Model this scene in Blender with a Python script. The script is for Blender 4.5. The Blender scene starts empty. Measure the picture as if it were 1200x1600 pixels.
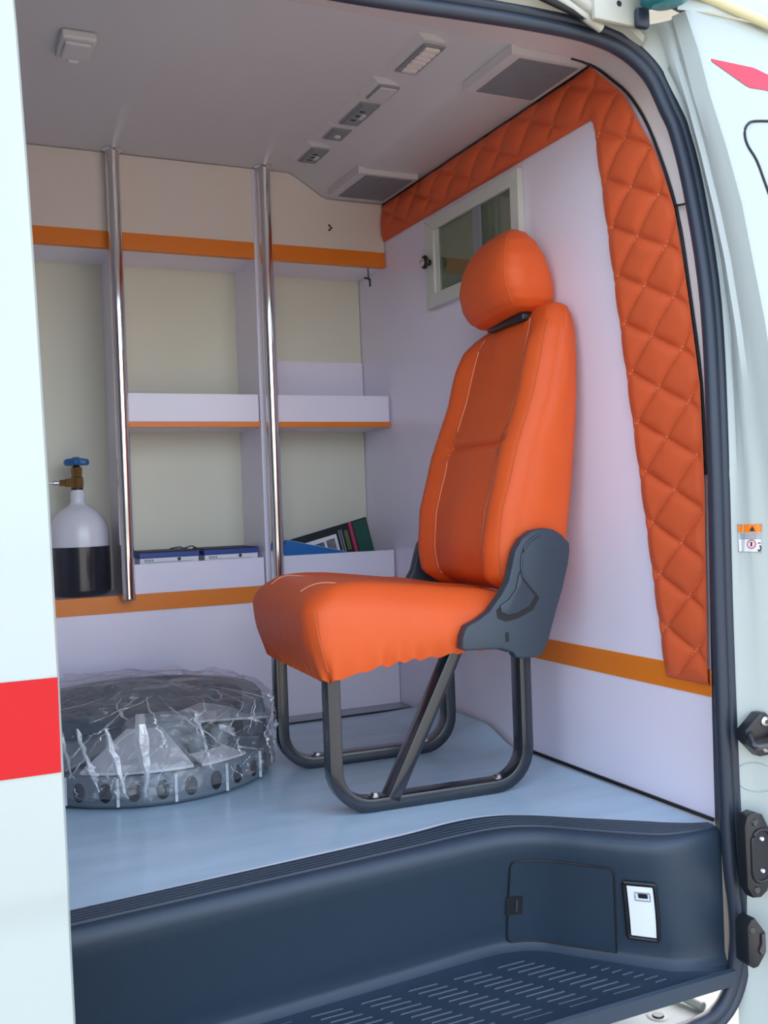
import bpy, bmesh, math, random
from mathutils import Vector, Matrix, noise
random.seed(4)
scene = bpy.context.scene
COL = scene.collection
PI = math.pi

# ------------------------------------------------------------------ camera
def set_camera():
    yaw, pitch, roll = 0.43501, -0.009245, -0.035588
    f = Vector((math.sin(yaw) * math.cos(pitch), math.cos(yaw) * math.cos(pitch), math.sin(pitch)))
    r0 = Vector((math.cos(yaw), -math.sin(yaw), 0))
    u0 = r0.cross(f)
    r = r0 * math.cos(roll) + u0 * math.sin(roll)
    u = u0 * math.cos(roll) - r0 * math.sin(roll)
    cd = bpy.data.cameras.new('camera')
    cd.sensor_fit = 'VERTICAL'
    cd.sensor_height = 36.0
    cd.lens = 36.0 * 1582.9 / 1600.0
    cd.clip_start = 0.02
    co = bpy.data.objects.new('camera', cd)
    COL.objects.link(co)
    m = Matrix((r, u, -f)).transposed().to_4x4()
    m.translation = Vector((-1.2404, -2.6, 0.57178))
    co.matrix_world = m
    scene.camera = co
set_camera()

# ------------------------------------------------------------------ world, sun, exposure
world = bpy.data.worlds.new('sky')
scene.world = world
world.use_nodes = True
wn = world.node_tree
wn.nodes.clear()
sky = wn.nodes.new('ShaderNodeTexSky')
sky.sky_type = 'NISHITA'
sky.sun_disc = False
sky.sun_elevation = math.radians(52)
sky.sun_rotation = math.radians(20)
sky.air_density = 1.0
sky.dust_density = 3.0
sky.ozone_density = 1.0
bg = wn.nodes.new('ShaderNodeBackground')
bg.inputs['Strength'].default_value = 0.42
wo = wn.nodes.new('ShaderNodeOutputWorld')
hs = wn.nodes.new('ShaderNodeHueSaturation')
hs.inputs['Saturation'].default_value = 0.62
wn.links.new(sky.outputs[0], hs.inputs['Color'])
wn.links.new(hs.outputs[0], bg.inputs[0])
wn.links.new(bg.outputs[0], wo.inputs[0])
sd = bpy.data.lights.new('sun', 'SUN')
sd.energy = 4.0
sd.angle = math.radians(1.0)
sd.color = (1.0, 0.95, 0.86)
so = bpy.data.objects.new('sun', sd)
so.rotation_euler = (math.radians(-38), 0, math.radians(-20))
COL.objects.link(so)
scene.view_settings.view_transform = 'Standard'
scene.view_settings.look = 'None'
scene.view_settings.gamma = 1.0
scene.view_settings.use_curve_mapping = False
scene.view_settings.exposure = 1.2
scene.cycles.max_bounces = 10
scene.cycles.diffuse_bounces = 6
scene.cycles.transparent_max_bounces = 16

def _later_ground():
    me = bpy.data.meshes.new('ground')
    me.from_pydata([(-40, -40, -0.75), (40, -40, -0.75), (40, 40, -0.75), (-40, 40, -0.75)], [], [(0, 1, 2, 3)])
    me.materials.append(M['ground'])
    o = bpy.data.objects.new('ground', me); COL.objects.link(o); o['kind'] = 'structure'

# ------------------------------------------------------------------ materials
def mat(name, col, rough=0.5, metal=0.0, noise_amt=0.0, noise_scale=20, bump=0.0, bump_scale=200, coat=0.0, spec=0.5, stretch=None):
    m = bpy.data.materials.new(name)
    m.use_nodes = True
    nt = m.node_tree
    b = nt.nodes['Principled BSDF']
    b.inputs['Base Color'].default_value = (*col, 1)
    b.inputs['Roughness'].default_value = rough
    b.inputs['Metallic'].default_value = metal
    b.inputs['Specular IOR Level'].default_value = spec
    if coat:
        b.inputs['Coat Weight'].default_value = coat
        b.inputs['Coat Roughness'].default_value = 0.08
    tc = nt.nodes.new('ShaderNodeTexCoord')
    src = tc.outputs['Object']
    if stretch:
        mp = nt.nodes.new('ShaderNodeMapping')
        mp.inputs['Scale'].default_value = stretch
        nt.links.new(src, mp.inputs[0])
        src = mp.outputs[0]
    if noise_amt:
        n = nt.nodes.new('ShaderNodeTexNoise')
        n.inputs['Scale'].default_value = noise_scale
        n.inputs['Detail'].default_value = 5
        nt.links.new(src, n.inputs['Vector'])
        mx = nt.nodes.new('ShaderNodeMix')
        mx.data_type = 'RGBA'
        mx.inputs['A'].default_value = (*[c * (1 - noise_amt) for c in col], 1)
        mx.inputs['B'].default_value = (*[min(1, c * (1 + noise_amt)) for c in col], 1)
        nt.links.new(n.outputs['Fac'], mx.inputs['Factor'])
        nt.links.new(mx.outputs['Result'], b.inputs['Base Color'])
    if bump:
        n2 = nt.nodes.new('ShaderNodeTexNoise')
        n2.inputs['Scale'].default_value = bump_scale
        n2.inputs['Detail'].default_value = 3
        nt.links.new(src, n2.inputs['Vector'])
        bp = nt.nodes.new('ShaderNodeBump')
        bp.inputs['Strength'].default_value = bump
        bp.inputs['Distance'].default_value = 0.002
        nt.links.new(n2.outputs['Fac'], bp.inputs['Height'])
        nt.links.new(bp.outputs[0], b.inputs['Normal'])
    return m

M = {}
M['laminate'] = mat('white laminate', (0.83, 0.79, 0.91), 0.22, noise_amt=0.02, noise_scale=6, bump=0.05, bump_scale=60)
M['fascia'] = mat('warm white laminate', (0.74, 0.67, 0.61), 0.4, noise_amt=0.02, noise_scale=5)
M['cream'] = mat('cream board', (0.72, 0.71, 0.58), 0.5, noise_amt=0.03, noise_scale=4)
M['ceiling'] = mat('grey ceiling laminate', (0.62, 0.61, 0.62), 0.36, noise_amt=0.03, noise_scale=3)
M['ceiling_dark'] = mat('grey vent plastic', (0.24, 0.255, 0.28), 0.5)
M['liner'] = mat('pale headliner', (0.76, 0.70, 0.68), 0.7, bump=0.1, bump_scale=400)
M['floor'] = mat('pale blue grey vinyl', (0.45, 0.62, 0.74), 0.24, noise_amt=0.16, noise_scale=5.0, bump=0.06, bump_scale=30, stretch=(1, 4, 1))
M['plinth'] = mat('dark vinyl plinth', (0.24, 0.27, 0.34), 0.2)
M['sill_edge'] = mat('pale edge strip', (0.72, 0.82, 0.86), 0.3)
M['orange_edge'] = mat('orange laminate edging', (0.80, 0.21, 0.012), 0.35, noise_amt=0.03, noise_scale=8)
M['leather'] = mat('orange leatherette', (0.73, 0.108, 0.021), 0.46, noise_amt=0.05, noise_scale=9, bump=0.12, bump_scale=420, spec=0.3)
M['quilt'] = mat('orange quilted leatherette', (0.68, 0.115, 0.036), 0.48, noise_amt=0.05, noise_scale=9, bump=0.10, bump_scale=380, spec=0.3)
M['thread'] = mat('pale orange thread', (0.85, 0.42, 0.26), 0.7)
M['thread_tonal'] = mat('orange thread', (0.60, 0.13, 0.04), 0.7)
M['frame_metal'] = mat('dark painted steel', (0.016, 0.021, 0.030), 0.26, noise_amt=0.15, noise_scale=30, coat=0.4)
M['slate'] = mat('slate grey plastic', (0.020, 0.038, 0.062), 0.48, noise_amt=0.08, noise_scale=40, bump=0.15, bump_scale=700)
M['bracket'] = mat('grey blue plastic', (0.034, 0.052, 0.074), 0.45, bump=0.1, bump_scale=600)
M['groove'] = mat('black gap', (0.008, 0.010, 0.014), 0.6)
M['rubber'] = mat('dark rubber', (0.020, 0.030, 0.050), 0.42, noise_amt=0.1, noise_scale=60)
M['black'] = mat('black plastic', (0.010, 0.012, 0.016), 0.35)
M['paint'] = mat('white vehicle paint', (0.43, 0.485, 0.46), 0.34, noise_amt=0.02, noise_scale=3, coat=0.3)
M['paint_cream'] = mat('white underbody paint', (0.46, 0.47, 0.41), 0.4, noise_amt=0.06, noise_scale=25)
M['red'] = mat('red reflective vinyl', (0.52, 0.006, 0.012), 0.30, noise_amt=0.06, noise_scale=12, spec=0.3)
M['pink_red'] = mat('red vinyl decal', (0.62, 0.012, 0.045), 0.40)
M['chrome'] = mat('chrome', (0.80, 0.79, 0.77), 0.10, metal=1.0)
M['steel'] = mat('brushed steel', (0.55, 0.55, 0.55), 0.3, metal=1.0)
M['brass'] = mat('old brass', (0.30, 0.17, 0.06), 0.38, metal=0.8, noise_amt=0.2, noise_scale=60)
M['cyl_white'] = mat('white cylinder enamel', (0.74, 0.74, 0.80), 0.25, coat=0.4)
M['cyl_black'] = mat('black cylinder enamel', (0.018, 0.021, 0.032), 0.25, coat=0.5)
M['blue'] = mat('blue wheel plastic', (0.02, 0.13, 0.34), 0.35)
M['file_blue'] = mat('blue file card', (0.012, 0.045, 0.26), 0.4)
M['folder_blue'] = mat('bright blue folder', (0.01, 0.15, 0.45), 0.4)
M['white_card'] = mat('white card', (0.80, 0.80, 0.84), 0.5)
M['ink'] = mat('black print', (0.02, 0.02, 0.03), 0.6)
M['book'] = mat('black book cover', (0.012, 0.018, 0.022), 0.35)
M['book_green'] = mat('green book panel', (0.01, 0.085, 0.06), 0.4, noise_amt=0.4, noise_scale=120)
M['book_grey'] = mat('grey print lines', (0.25, 0.29, 0.33), 0.5)
M['book_olive'] = mat('olive print lines', (0.22, 0.24, 0.07), 0.5)
M['book_pink'] = mat('pink stripe', (0.55, 0.04, 0.10), 0.4)
M['photo'] = mat('printed photo', (0.20, 0.19, 0.20), 0.4, noise_amt=0.9, noise_scale=70)
M['photo_blue'] = mat('printed photo teal', (0.06, 0.12, 0.16), 0.4, noise_amt=0.8, noise_scale=70)
M['plate_grey'] = mat('dark grey moulding', (0.075, 0.105, 0.14), 0.45, noise_amt=0.1, noise_scale=30)
M['plate_mid'] = mat('mid grey moulding', (0.25, 0.28, 0.30), 0.45)
M['plate_ring'] = mat('slate grey ring moulding', (0.13, 0.165, 0.195), 0.4)
M['plate_white'] = mat('pale grey moulding', (0.60, 0.63, 0.66), 0.4)
M['lamp_lens'] = mat('white lamp lens', (0.80, 0.86, 0.95), 0.25)
M['cream_paint'] = mat('cream roof gutter', (0.62, 0.58, 0.36), 0.5)
M['teal'] = mat('teal beacon lens', (0.01, 0.22, 0.26), 0.15, coat=0.5)
M['sticker_orange'] = mat('orange sticker print', (0.85, 0.22, 0.01), 0.4)
M['ground'] = mat('pale concrete ground', (0.24, 0.215, 0.18), 0.9, noise_amt=0.15, noise_scale=2)
M['window_frame'] = mat('off white window frame', (0.62, 0.64, 0.59), 0.4)

def glass_mat():
    m = bpy.data.materials.new('partition glass')
    m.use_nodes = True
    nt = m.node_tree
    nt.nodes.clear()
    o = nt.nodes.new('ShaderNodeOutputMaterial')
    tr = nt.nodes.new('ShaderNodeBsdfTransparent')
    tr.inputs[0].default_value = (0.80, 0.86, 0.80, 1)
    gl = nt.nodes.new('ShaderNodeBsdfGlossy')
    gl.inputs['Roughness'].default_value = 0.02
    mx = nt.nodes.new('ShaderNodeMixShader')
    mx.inputs[0].default_value = 0.16
    nt.links.new(tr.outputs[0], mx.inputs[1])
    nt.links.new(gl.outputs[0], mx.inputs[2])
    nt.links.new(mx.outputs[0], o.inputs[0])
    return m
M['glass'] = glass_mat()

def film_mat(name, base, milk):
    m = bpy.data.materials.new(name)
    m.use_nodes = True
    nt = m.node_tree
    nt.nodes.clear()
    o = nt.nodes.new('ShaderNodeOutputMaterial')
    tr = nt.nodes.new('ShaderNodeBsdfTransparent')
    tr.inputs[0].default_value = (0.95, 0.96, 0.98, 1)
    gl = nt.nodes.new('ShaderNodeBsdfGlossy')
    gl.inputs['Roughness'].default_value = 0.12
    df = nt.nodes.new('ShaderNodeBsdfDiffuse')
    df.inputs[0].default_value = (0.85, 0.87, 0.90, 1)
    tc = nt.nodes.new('ShaderNodeTexCoord')
    n = nt.nodes.new('ShaderNodeTexNoise')
    n.inputs['Scale'].default_value = 14
    n.inputs['Detail'].default_value = 6
    n.inputs['Distortion'].default_value = 1.2
    nt.links.new(tc.outputs['Object'], n.inputs['Vector'])
    bp = nt.nodes.new('ShaderNodeBump')
    bp.inputs['Strength'].default_value = 0.9
    bp.inputs['Distance'].default_value = 0.02
    nt.links.new(n.outputs['Fac'], bp.inputs['Height'])
    nt.links.new(bp.outputs[0], gl.inputs['Normal'])
    lw = nt.nodes.new('ShaderNodeLayerWeight')
    lw.inputs['Blend'].default_value = 0.25
    ma = nt.nodes.new('ShaderNodeMath')
    ma.operation = 'MULTIPLY_ADD'
    ma.inputs[1].default_value = 0.30
    ma.inputs[2].default_value = base
    nt.links.new(lw.outputs['Facing'], ma.inputs[0])
    m1 = nt.nodes.new('ShaderNodeMixShader')
    m1.inputs[0].default_value = milk
    nt.links.new(tr.outputs[0], m1.inputs[1])
    nt.links.new(df.outputs[0], m1.inputs[2])
    m2 = nt.nodes.new('ShaderNodeMixShader')
    nt.links.new(ma.outputs[0], m2.inputs[0])
    nt.links.new(m1.outputs[0], m2.inputs[1])
    nt.links.new(gl.outputs[0], m2.inputs[2])
    nt.links.new(m2.outputs[0], o.inputs[0])
    return m
M['film'] = film_mat('clear crinkled film', 0.07, 0.055)
M['film_fold'] = film_mat('folded film', 0.25, 0.42)

# ------------------------------------------------------------------ mesh helpers
def V(*a): return Vector(a)

class MB:
    def __init__(s): s.v = []; s.f = []
    def add(s, vs, fs):
        k = len(s.v)
        s.v += [tuple(p) for p in vs]
        s.f += [tuple(i + k for i in f) for f in fs]
        return s
    def box(s, x0, x1, y0, y1, z0, z1, b=0.0):
        if b <= 0:
            vs = [(x, y, z) for x in (x0, x1) for y in (y0, y1) for z in (z0, z1)]
            return s.add(vs, [(0, 1, 3, 2), (4, 6, 7, 5), (0, 4, 5, 1), (2, 3, 7, 6), (0, 2, 6, 4), (1, 5, 7, 3)])
        bm = bmesh.new()
        bmesh.ops.create_cube(bm, size=1)
        for v in bm.verts:
            v.co = Vector(((x0 + x1) / 2 + v.co.x * (x1 - x0), (y0 + y1) / 2 + v.co.y * (y1 - y0), (z0 + z1) / 2 + v.co.z * (z1 - z0)))
        bmesh.ops.bevel(bm, geom=list(bm.edges), offset=b, segments=2, profile=0.5, affect='EDGES')
        return s.addbm(bm)
    def addbm(s, bm):
        bm.verts.index_update()
        s.add([v.co for v in bm.verts], [[v.index for v in f.verts] for f in bm.faces])
        bm.free()
        return s
    def loft(s, rings, closed=True, cap0=True, cap1=True):
        n = len(rings[0]); k = len(s.v)
        for r in rings: s.v += [tuple(p) for p in r]
        m = n if closed else n - 1
        for i in range(len(rings) - 1):
            for j in range(m):
                a = k + i * n + j; b = k + i * n + (j + 1) % n
                s.f.append((a, b, b + n, a + n))
        if closed and cap0: s.f.append(tuple(k + j for j in range(n))[::-1])
        if closed and cap1: s.f.append(tuple(k + (len(rings) - 1) * n + j for j in range(n)))
        return s
    def sweep(s, path, prof, closed=False, up=None, caps=True):
        """prof: list of (a,b) in the plane (side, upish) of the path"""
        path = [Vector(p) for p in path]
        n = len(path); rings = []
        for i in range(n):
            if closed: t = path[(i + 1) % n] - path[i - 1]
            else: t = path[min(i + 1, n - 1)] - path[max(i - 1, 0)]
            t.normalize()
            u = Vector(up) if up else (Vector((0, 0, 1)) if abs(t.z) < 0.9 else Vector((1, 0, 0)))
            a = t.cross(u)
            if a.length < 1e-5: a = t.cross(Vector((1, 0, 0)))
            a.normalize(); b = a.cross(t)
            rings.append([path[i] + a * p + b * q for p, q in prof])
        if closed: rings.append(rings[0])
        return s.loft(rings, True, caps and not closed, caps and not closed)
    def tube(s, path, r, n=10, **k):
        return s.sweep(path, [(r * math.cos(2 * PI * i / n), r * math.sin(2 * PI * i / n)) for i in range(n)], **k)
    def lathe(s, prof, c, n=32, axis='z'):
        rings = []
        for r, h in prof:
            ring = []
            for i in range(n):
                a = 2 * PI * i / n
                p = (r * math.cos(a), r * math.sin(a), h)
                if axis == 'x': p = (h, p[0], p[1])
                if axis == 'y': p = (p[0], h, p[1])
                ring.append((c[0] + p[0], c[1] + p[1], c[2] + p[2]))
            rings.append(ring)
        return s.loft(rings)
    def prism(s, pts, axis, d0, d1, bevel=0.0, seg=2):
        """pts 2d polygon; axis the extrusion axis; remaining two axes in xyz order"""
        def P(p, d):
            return {'x': (d, p[0], p[1]), 'y': (p[0], d, p[1]), 'z': (p[0], p[1], d)}[axis]
        bm = bmesh.new()
        a = [bm.verts.new(P(p, d0)) for p in pts]
        b = [bm.verts.new(P(p, d1)) for p in pts]
        n = len(pts)
        fa = bm.faces.new(a); fb = bm.faces.new(b[::-1])
        for i in range(n): bm.faces.new((a[i], b[i], b[(i + 1) % n], a[(i + 1) % n]))
        bmesh.ops.recalc_face_normals(bm, faces=bm.faces)
        if bevel:
            ed = [e for e in bm.edges if (e.verts[0] in a) == (e.verts[1] in a)]
            bmesh.ops.bevel(bm, geom=ed, offset=bevel, segments=seg, profile=0.5, affect='EDGES')
        return s.addbm(bm)

WLOC = {}
def obj(name, mb, m, parent=None, smooth=None, xf=None, recalc=True):
    vs = mb.v
    if xf is not None: vs = [tuple(xf @ Vector(p)) for p in vs]
    lo = [min(p[i] for p in vs) for i in range(3)]; hi = [max(p[i] for p in vs) for i in range(3)]
    c = Vector([(lo[i] + hi[i]) / 2 for i in range(3)])
    if parent is None: c.z = lo[2]
    me = bpy.data.meshes.new(name)
    me.from_pydata([tuple(Vector(p) - c) for p in vs], [], mb.f)
    if recalc:
        bm = bmesh.new(); bm.from_mesh(me)
        bmesh.ops.recalc_face_normals(bm, faces=bm.faces)
        bm.to_mesh(me); bm.free()
    me.materials.append(m)
    if smooth is not None:
        for p in me.polygons: p.use_smooth = True
        if smooth < 179: me.set_sharp_from_angle(angle=math.radians(smooth))
    o = bpy.data.objects.new(name, me)
    COL.objects.link(o)
    WLOC[o] = c
    if parent is not None:
        o.parent = parent
        o.location = c - WLOC[parent]
    else: o.location = c
    return o
def thing(name, label, cat, loc=(0, 0, 0), group=None):
    o = bpy.data.objects.new(name, None)
    o.empty_display_size = 0.05
    COL.objects.link(o)
    o.location = loc
    WLOC[o] = Vector(loc)
    return tag(o, label, cat, group)
def tag(o, label, cat, group=None):
    o['label'] = label; o['category'] = cat
    if group: o['group'] = group
    return o
def struct(o, label=None):
    o['kind'] = 'structure'
    if label: o['label'] = label; o['category'] = o.name.split('_')[0]
    return o
def cr(pts, n):
    """Catmull-Rom through pts, n samples per span"""
    P = [Vector(p) for p in pts]; out = []
    for i in range(len(P) - 1):
        p0 = P[max(i - 1, 0)]; p1 = P[i]; p2 = P[i + 1]; p3 = P[min(i + 2, len(P) - 1)]
        for k in range(n):
            t = k / n
            out.append(0.5 * ((2 * p1) + (p2 - p0) * t + (2 * p0 - 5 * p1 + 4 * p2 - p3) * t * t + (3 * p1 - p0 - 3 * p2 + p3) * t ** 3))
    out.append(P[-1])
    return out
def lerp(a, b, t): return a + (b - a) * t
def interp(x, xs, ys):
    if x <= xs[0]: return ys[0]
    for i in range(len(xs) - 1):
        if x <= xs[i + 1]: return lerp(ys[i], ys[i + 1], (x - xs[i]) / (xs[i + 1] - xs[i]))
    return ys[-1]
def sstep(a, b, x):
    t = max(0, min(1, (x - a) / (b - a))); return t * t * (3 - 2 * t)
def rrect(w, h, r, n=5):
    out = []
    for cx, cy, a0 in ((w - r, h - r, 0), (-w + r, h - r, 90), (-w + r, -h + r, 180), (w - r, -h + r, 270)):
        for i in range(n):
            a = math.radians(a0 + 90 * i / (n - 1)); out.append((cx + r * math.cos(a), cy + r * math.sin(a)))
    return out

_later_ground()
# ================================================================== SETTING: room shell
# right-hand boundary of the bulkhead wall (y as a function of z): leans inwards like the van side
WZ = [-0.30, -0.006, 0.243, 0.58, 0.756, 0.926, 1.066, 1.193, 1.313, 1.41, 1.52]
WY = [-1.255, -1.247, -1.249, -1.257, -1.254, -1.230, -1.205, -1.160, -1.086, -0.985, -0.86]

def build_shell():
    # floor sheet, with the vinyl riding up a little against the bulkhead
    fe = cr([(-2.2, -1.19, 0), (-1.053, -1.093, 0), (-0.549, -1.052, 0), (-0.40, -1.030, 0), (-0.32, -1.036, 0), (-0.26, -1.068, 0), (-0.20, -1.120, 0),
             (-0.118, -1.191, 0), (-0.08, -1.225, 0), (-0.012, -1.262, 0)], 6)
    mb = MB()
    N = 60
    rings = []
    for p in fe:
        row = []
        for j in range(N + 1):
            t = j / N
            y = lerp(p.y, 0.0, t)
            z = 0.036 * sstep(-0.13, 0.0, p.x) * sstep(-0.62, -0.48, y) * (1 - sstep(-0.22, -0.06, y))
            row.append((p.x, y, z))
        rings.append(row)
    mb.loft(rings, closed=False)
    top = obj('floor', mb, M['floor'], smooth=60)
    struct(top)
    mb = MB().box(-0.372, -0.004, -0.088, -0.082, 0.0, 0.004)
    obj('joint_strip', mb, M['groove'], top)
    obj('joint_plate', MB().box(-0.372, -0.004, -0.0815, -0.001, 0.0, 0.003), M['plinth'], top)
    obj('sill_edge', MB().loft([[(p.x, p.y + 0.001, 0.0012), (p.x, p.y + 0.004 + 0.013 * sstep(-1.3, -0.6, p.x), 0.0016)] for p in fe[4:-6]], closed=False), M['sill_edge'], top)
    # bulkhead wall
    poly = [(0.204, -0.03), (-1.247, -0.03)] + [(y, z) for y, z in zip(WY, WZ) if -0.1 < z] + [(0.204, 1.52)]
    mb = MB().prism(poly, 'x', 0.0, 0.05)
    wall = struct(obj('wall_front', mb, M['laminate']))
    st = [(0.0, 0.216), (-1.248, 0.216), (-1.248, 0.263), (0.0, 0.263)]
    obj('orange_strip', MB().prism(st, 'x', -0.002, 0.001), M['orange_edge'], wall)
    # dark joint along the wall foot
    obj('floor_joint', MB().sweep([(-0.002, -1.245, 0.002), (-0.002, -0.63, 0.003)], rrect(0.003, 0.003, 0.001)), M['groove'], wall)
    # ceiling with a lowered duct box along the bulkhead
    prof = [(-2.25, 1.478), (-0.285, 1.478), (-0.265, 1.470), (-0.188, 1.422), (-0.172, 1.417), (0.0, 1.417)]
    def fy(z): return -0.99 + (z - 1.42) * (0.105 / 0.058)
    mb = MB()
    mb.loft([[(x, 0.2, z) for x, z in prof], [(x, fy(z) - 0.02, z) for x, z in prof]], closed=False)
    # roof closure above
    mb.box(-2.30, 0.05, -1.19, 0.26, 1.50, 1.56)
    struct(obj('ceiling', mb, M['ceiling'], smooth=50))
    # far side of the vehicle behind the shelves, rear end, floor pan: close the shell
    struct(obj('wall_back', MB().box(-2.25, 0.05, 0.205, 0.24, -0.1, 1.53), M['laminate']))
    struct(obj('wall_rear', MB().box(-2.30, -2.25, -1.30, 0.24, -0.4, 1.53), M['laminate']))
    mb = MB().box(-2.25, 0.05, -0.98, 0.2, -0.12, -0.04)
    struct(obj('trim_1', mb, M['paint_cream']))
build_shell()

# seal path (centre line of the door weatherstrip)
SEAL = cr([(-1.22, -1.31, 0.2), (-1.235, -1.29, 0.9), (-1.20, -1.215, 1.28), (-1.10, -1.198, 1.338), (-0.90, -1.197, 1.343), (-0.616, -1.196, 1.346), (-0.415, -1.194, 1.355), (-0.29, -1.192, 1.360), (-0.182, -1.193, 1.358),
           (-0.106, -1.197, 1.341), (-0.057, -1.211, 1.297), (-0.035, -1.228, 1.232), (-0.024, -1.241, 1.183), (-0.018, -1.265, 1.07), (-0.017, -1.293, 0.885),
           (-0.026, -1.308, 0.643), (-0.030, -1.31, 0.324), (-0.026, -1.31, 0.009), (-0.016, -1.31, -0.127), (-0.017, -1.31, -0.202), (-0.030, -1.31, -0.253),
           (-0.060, -1.31, -0.289), (-0.110, -1.31, -0.304), (-0.25, -1.31, -0.307), (-1.10, -1.31, -0.307), (-1.19, -1.31, -0.29), (-1.22, -1.31, -0.22)], 5)

def build_headliner():
    # cove between ceiling edge / bulkhead edge and the weatherstrip
    inner = [(-2.2, -0.885, 1.478), (-1.3, -0.885, 1.478), (-0.616, -0.885, 1.478), (-0.415, -0.888, 1.476), (-0.30, -0.89, 1.474), (-0.20, -0.978, 1.424), (-0.10, -0.985, 1.418), (-0.02, -0.99, 1.408), (-0.004, -1.040, 1.360),
             (-0.002, -1.095, 1.303), (-0.002, -1.150, 1.212), (-0.002, -1.205, 1.066), (-0.002, -1.232, 0.910), (-0.002, -1.252, 0.756), (-0.002, -1.256, 0.60)]
    outer = [(-2.2, -1.19, 1.338), (-1.3, -1.19, 1.338), (-0.616, -1.190, 1.338), (-0.44, -1.188, 1.343), (-0.34, -1.186, 1.346), (-0.25, -1.186, 1.348), (-0.16, -1.187, 1.344), (-0.090, -1.190, 1.328), (-0.050, -1.204, 1.284),
             (-0.030, -1.222, 1.226), (-0.016, -1.240, 1.150), (-0.010, -1.262, 1.05), (-0.010, -1.285, 0.885), (-0.014, -1.298, 0.72), (-0.018, -1.300, 0.58)]
    a = cr(inner, 4); b = cr(outer, 4)
    mb = MB()
    rows = []
    for p, q in zip(a, b):
        m = (p + q) / 2 + Vector((0.012, -0.012, 0.012)) * min(1, (q - p).length / 0.2)
        rows.append([p, (p * 0.7 + q * 0.3) + (m - (p + q) / 2) * 0.8, m, (p * 0.25 + q * 0.75) + (m - (p + q) / 2) * 0.7, q])
    mb.loft(rows, closed=False)
    h = struct(obj('trim_2', mb, M['liner'], smooth=80))
    # dark piping where the liner meets the quilted padding
    pp = [p + Vector((-0.004, -0.002, 0)) for p in a[26:]]
    obj('edge_piping', MB().tube(pp, 0.0028, 6), M['groove'], h, smooth=80)
    obj('liner_joint', MB().tube([(-0.006, -1.206, 1.075), (-0.016, -1.235, 1.068), (-0.026, -1.262, 1.063)], 0.002, 6), M['groove'], h)
    # lower continuation: dark filler strip down to the sill
    mb = MB()
    rows = []
    for z in (0.62, 0.4, 0.2, 0.0, -0.2, -0.30):
        y = interp(z, WZ, WY)
        rows.append([(-0.001, y, z), (-0.010, y - 0.025, z), (-0.018, -1.302, z)])
    mb.loft(rows, closed=False)
    obj('lower_filler', mb, M['rubber'], h)
build_headliner()

def build_seal():
    prof = [(0.020, 0.002), (0.018, 0.010), (0.010, 0.015), (0.002, 0.012), (-0.002, 0.007), (-0.006, 0.012), (-0.013, 0.013), (-0.019, 0.007), (-0.021, -0.002), (-0.016, -0.009), (0.008, -0.010), (0.017, -0.006)]
    # orient the profile so that 'b' points towards the street (-y)
    mb = MB().sweep(SEAL, prof, up=(0, -1, 0))
    o = obj('door_seal', mb, M['rubber'], smooth=60)
    tag(o, 'dark rubber weatherstrip running around the open side doorway', 'door seal')
build_seal()

# ================================================================== VAN BODY OUTSIDE
def body_xyz():
    zs = [-0.75, -0.45, -0.33, -0.27, -0.2, -0.1, 0.0, 0.2, 0.4, 0.6, 0.739, 0.842, 0.95, 1.031, 1.129, 1.218, 1.30, 1.372]
    KX = ([-0.75, 0.2, 0.4, 0.6, 0.739, 0.842, 1.031, 1.129, 1.218, 1.30, 1.372], [0.075, 0.055, 0.032, 0.014, 0.001, -0.007, -0.021, -0.032, -0.043, -0.044, -0.049])
    KY = ([-0.75, 0.3, 0.6, 0.739, 0.842, 1.031, 1.129, 1.218, 1.30, 1.372], [-1.405, -1.405, -1.402, -1.396, -1.388, -1.362, -1.343, -1.322, -1.300, -1.278])
    CX = ([-0.75, 0.4, 0.785, 0.955, 1.064, 1.177, 1.258, 1.343], [0.045, 0.010, -0.012, -0.022, -0.030, -0.038, -0.044, -0.051])
    CY = ([-0.75, 0.5, 0.785, 0.955, 1.064, 1.177, 1.258, 1.343], [-1.362, -1.360, -1.353, -1.334, -1.316, -1.292, -1.272, -1.247])
    sx = ([-0.75, -0.25, -0.127, 0.009, 0.324, 0.643, 0.885, 1.07, 1.183, 1.232, 1.297, 1.345], [-0.01, -0.012, -0.006, -0.013, -0.017, -0.014, -0.004, -0.005, -0.011, -0.022, -0.044, -0.09])
    sy = ([-0.75, 0.6, 0.885, 1.07, 1.183, 1.232, 1.297, 1.345], [-1.318, -1.318, -1.301, -1.273, -1.249, -1.236, -1.219, -1.205])
    rows = []
    for z in zs:
        x0, y0 = interp(z, *sx), interp(z, *sy)
        xc, yc = interp(z, *CX), interp(z, *CY)
        xk, yk = interp(z, *KX), interp(z, *KY)
        rows.append([(x0 - 0.010, y0 + 0.008, z), (x0, y0 - 0.004, z), (x0 + 0.010, y0 - 0.012, z), (lerp(x0, xc, 0.75), lerp(y0, yc, 0.72), z), (xc, yc, z), (xc + 0.006, yc - 0.007, z),
                     (xk - 0.004, lerp(yc, yk, 0.55), z), (xk, yk + 0.002, z), (xk + 0.003, yk - 0.010, z), (xk + 0.012, yk - 0.015, z), (0.35, yk - 0.020, z), (0.9, yk - 0.020, z)])
    return rows
BODY = body_xyz()
def skin_y(z):
    for i in range(len(BODY) - 1):
        if BODY[i][9][2] <= z <= BODY[i + 1][9][2]:
            t = (z - BODY[i][9][2]) / (BODY[i + 1][9][2] - BODY[i][9][2])
            return lerp(BODY[i][10][1], BODY[i + 1][10][1], t)
    return BODY[-1][10][1]
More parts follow.
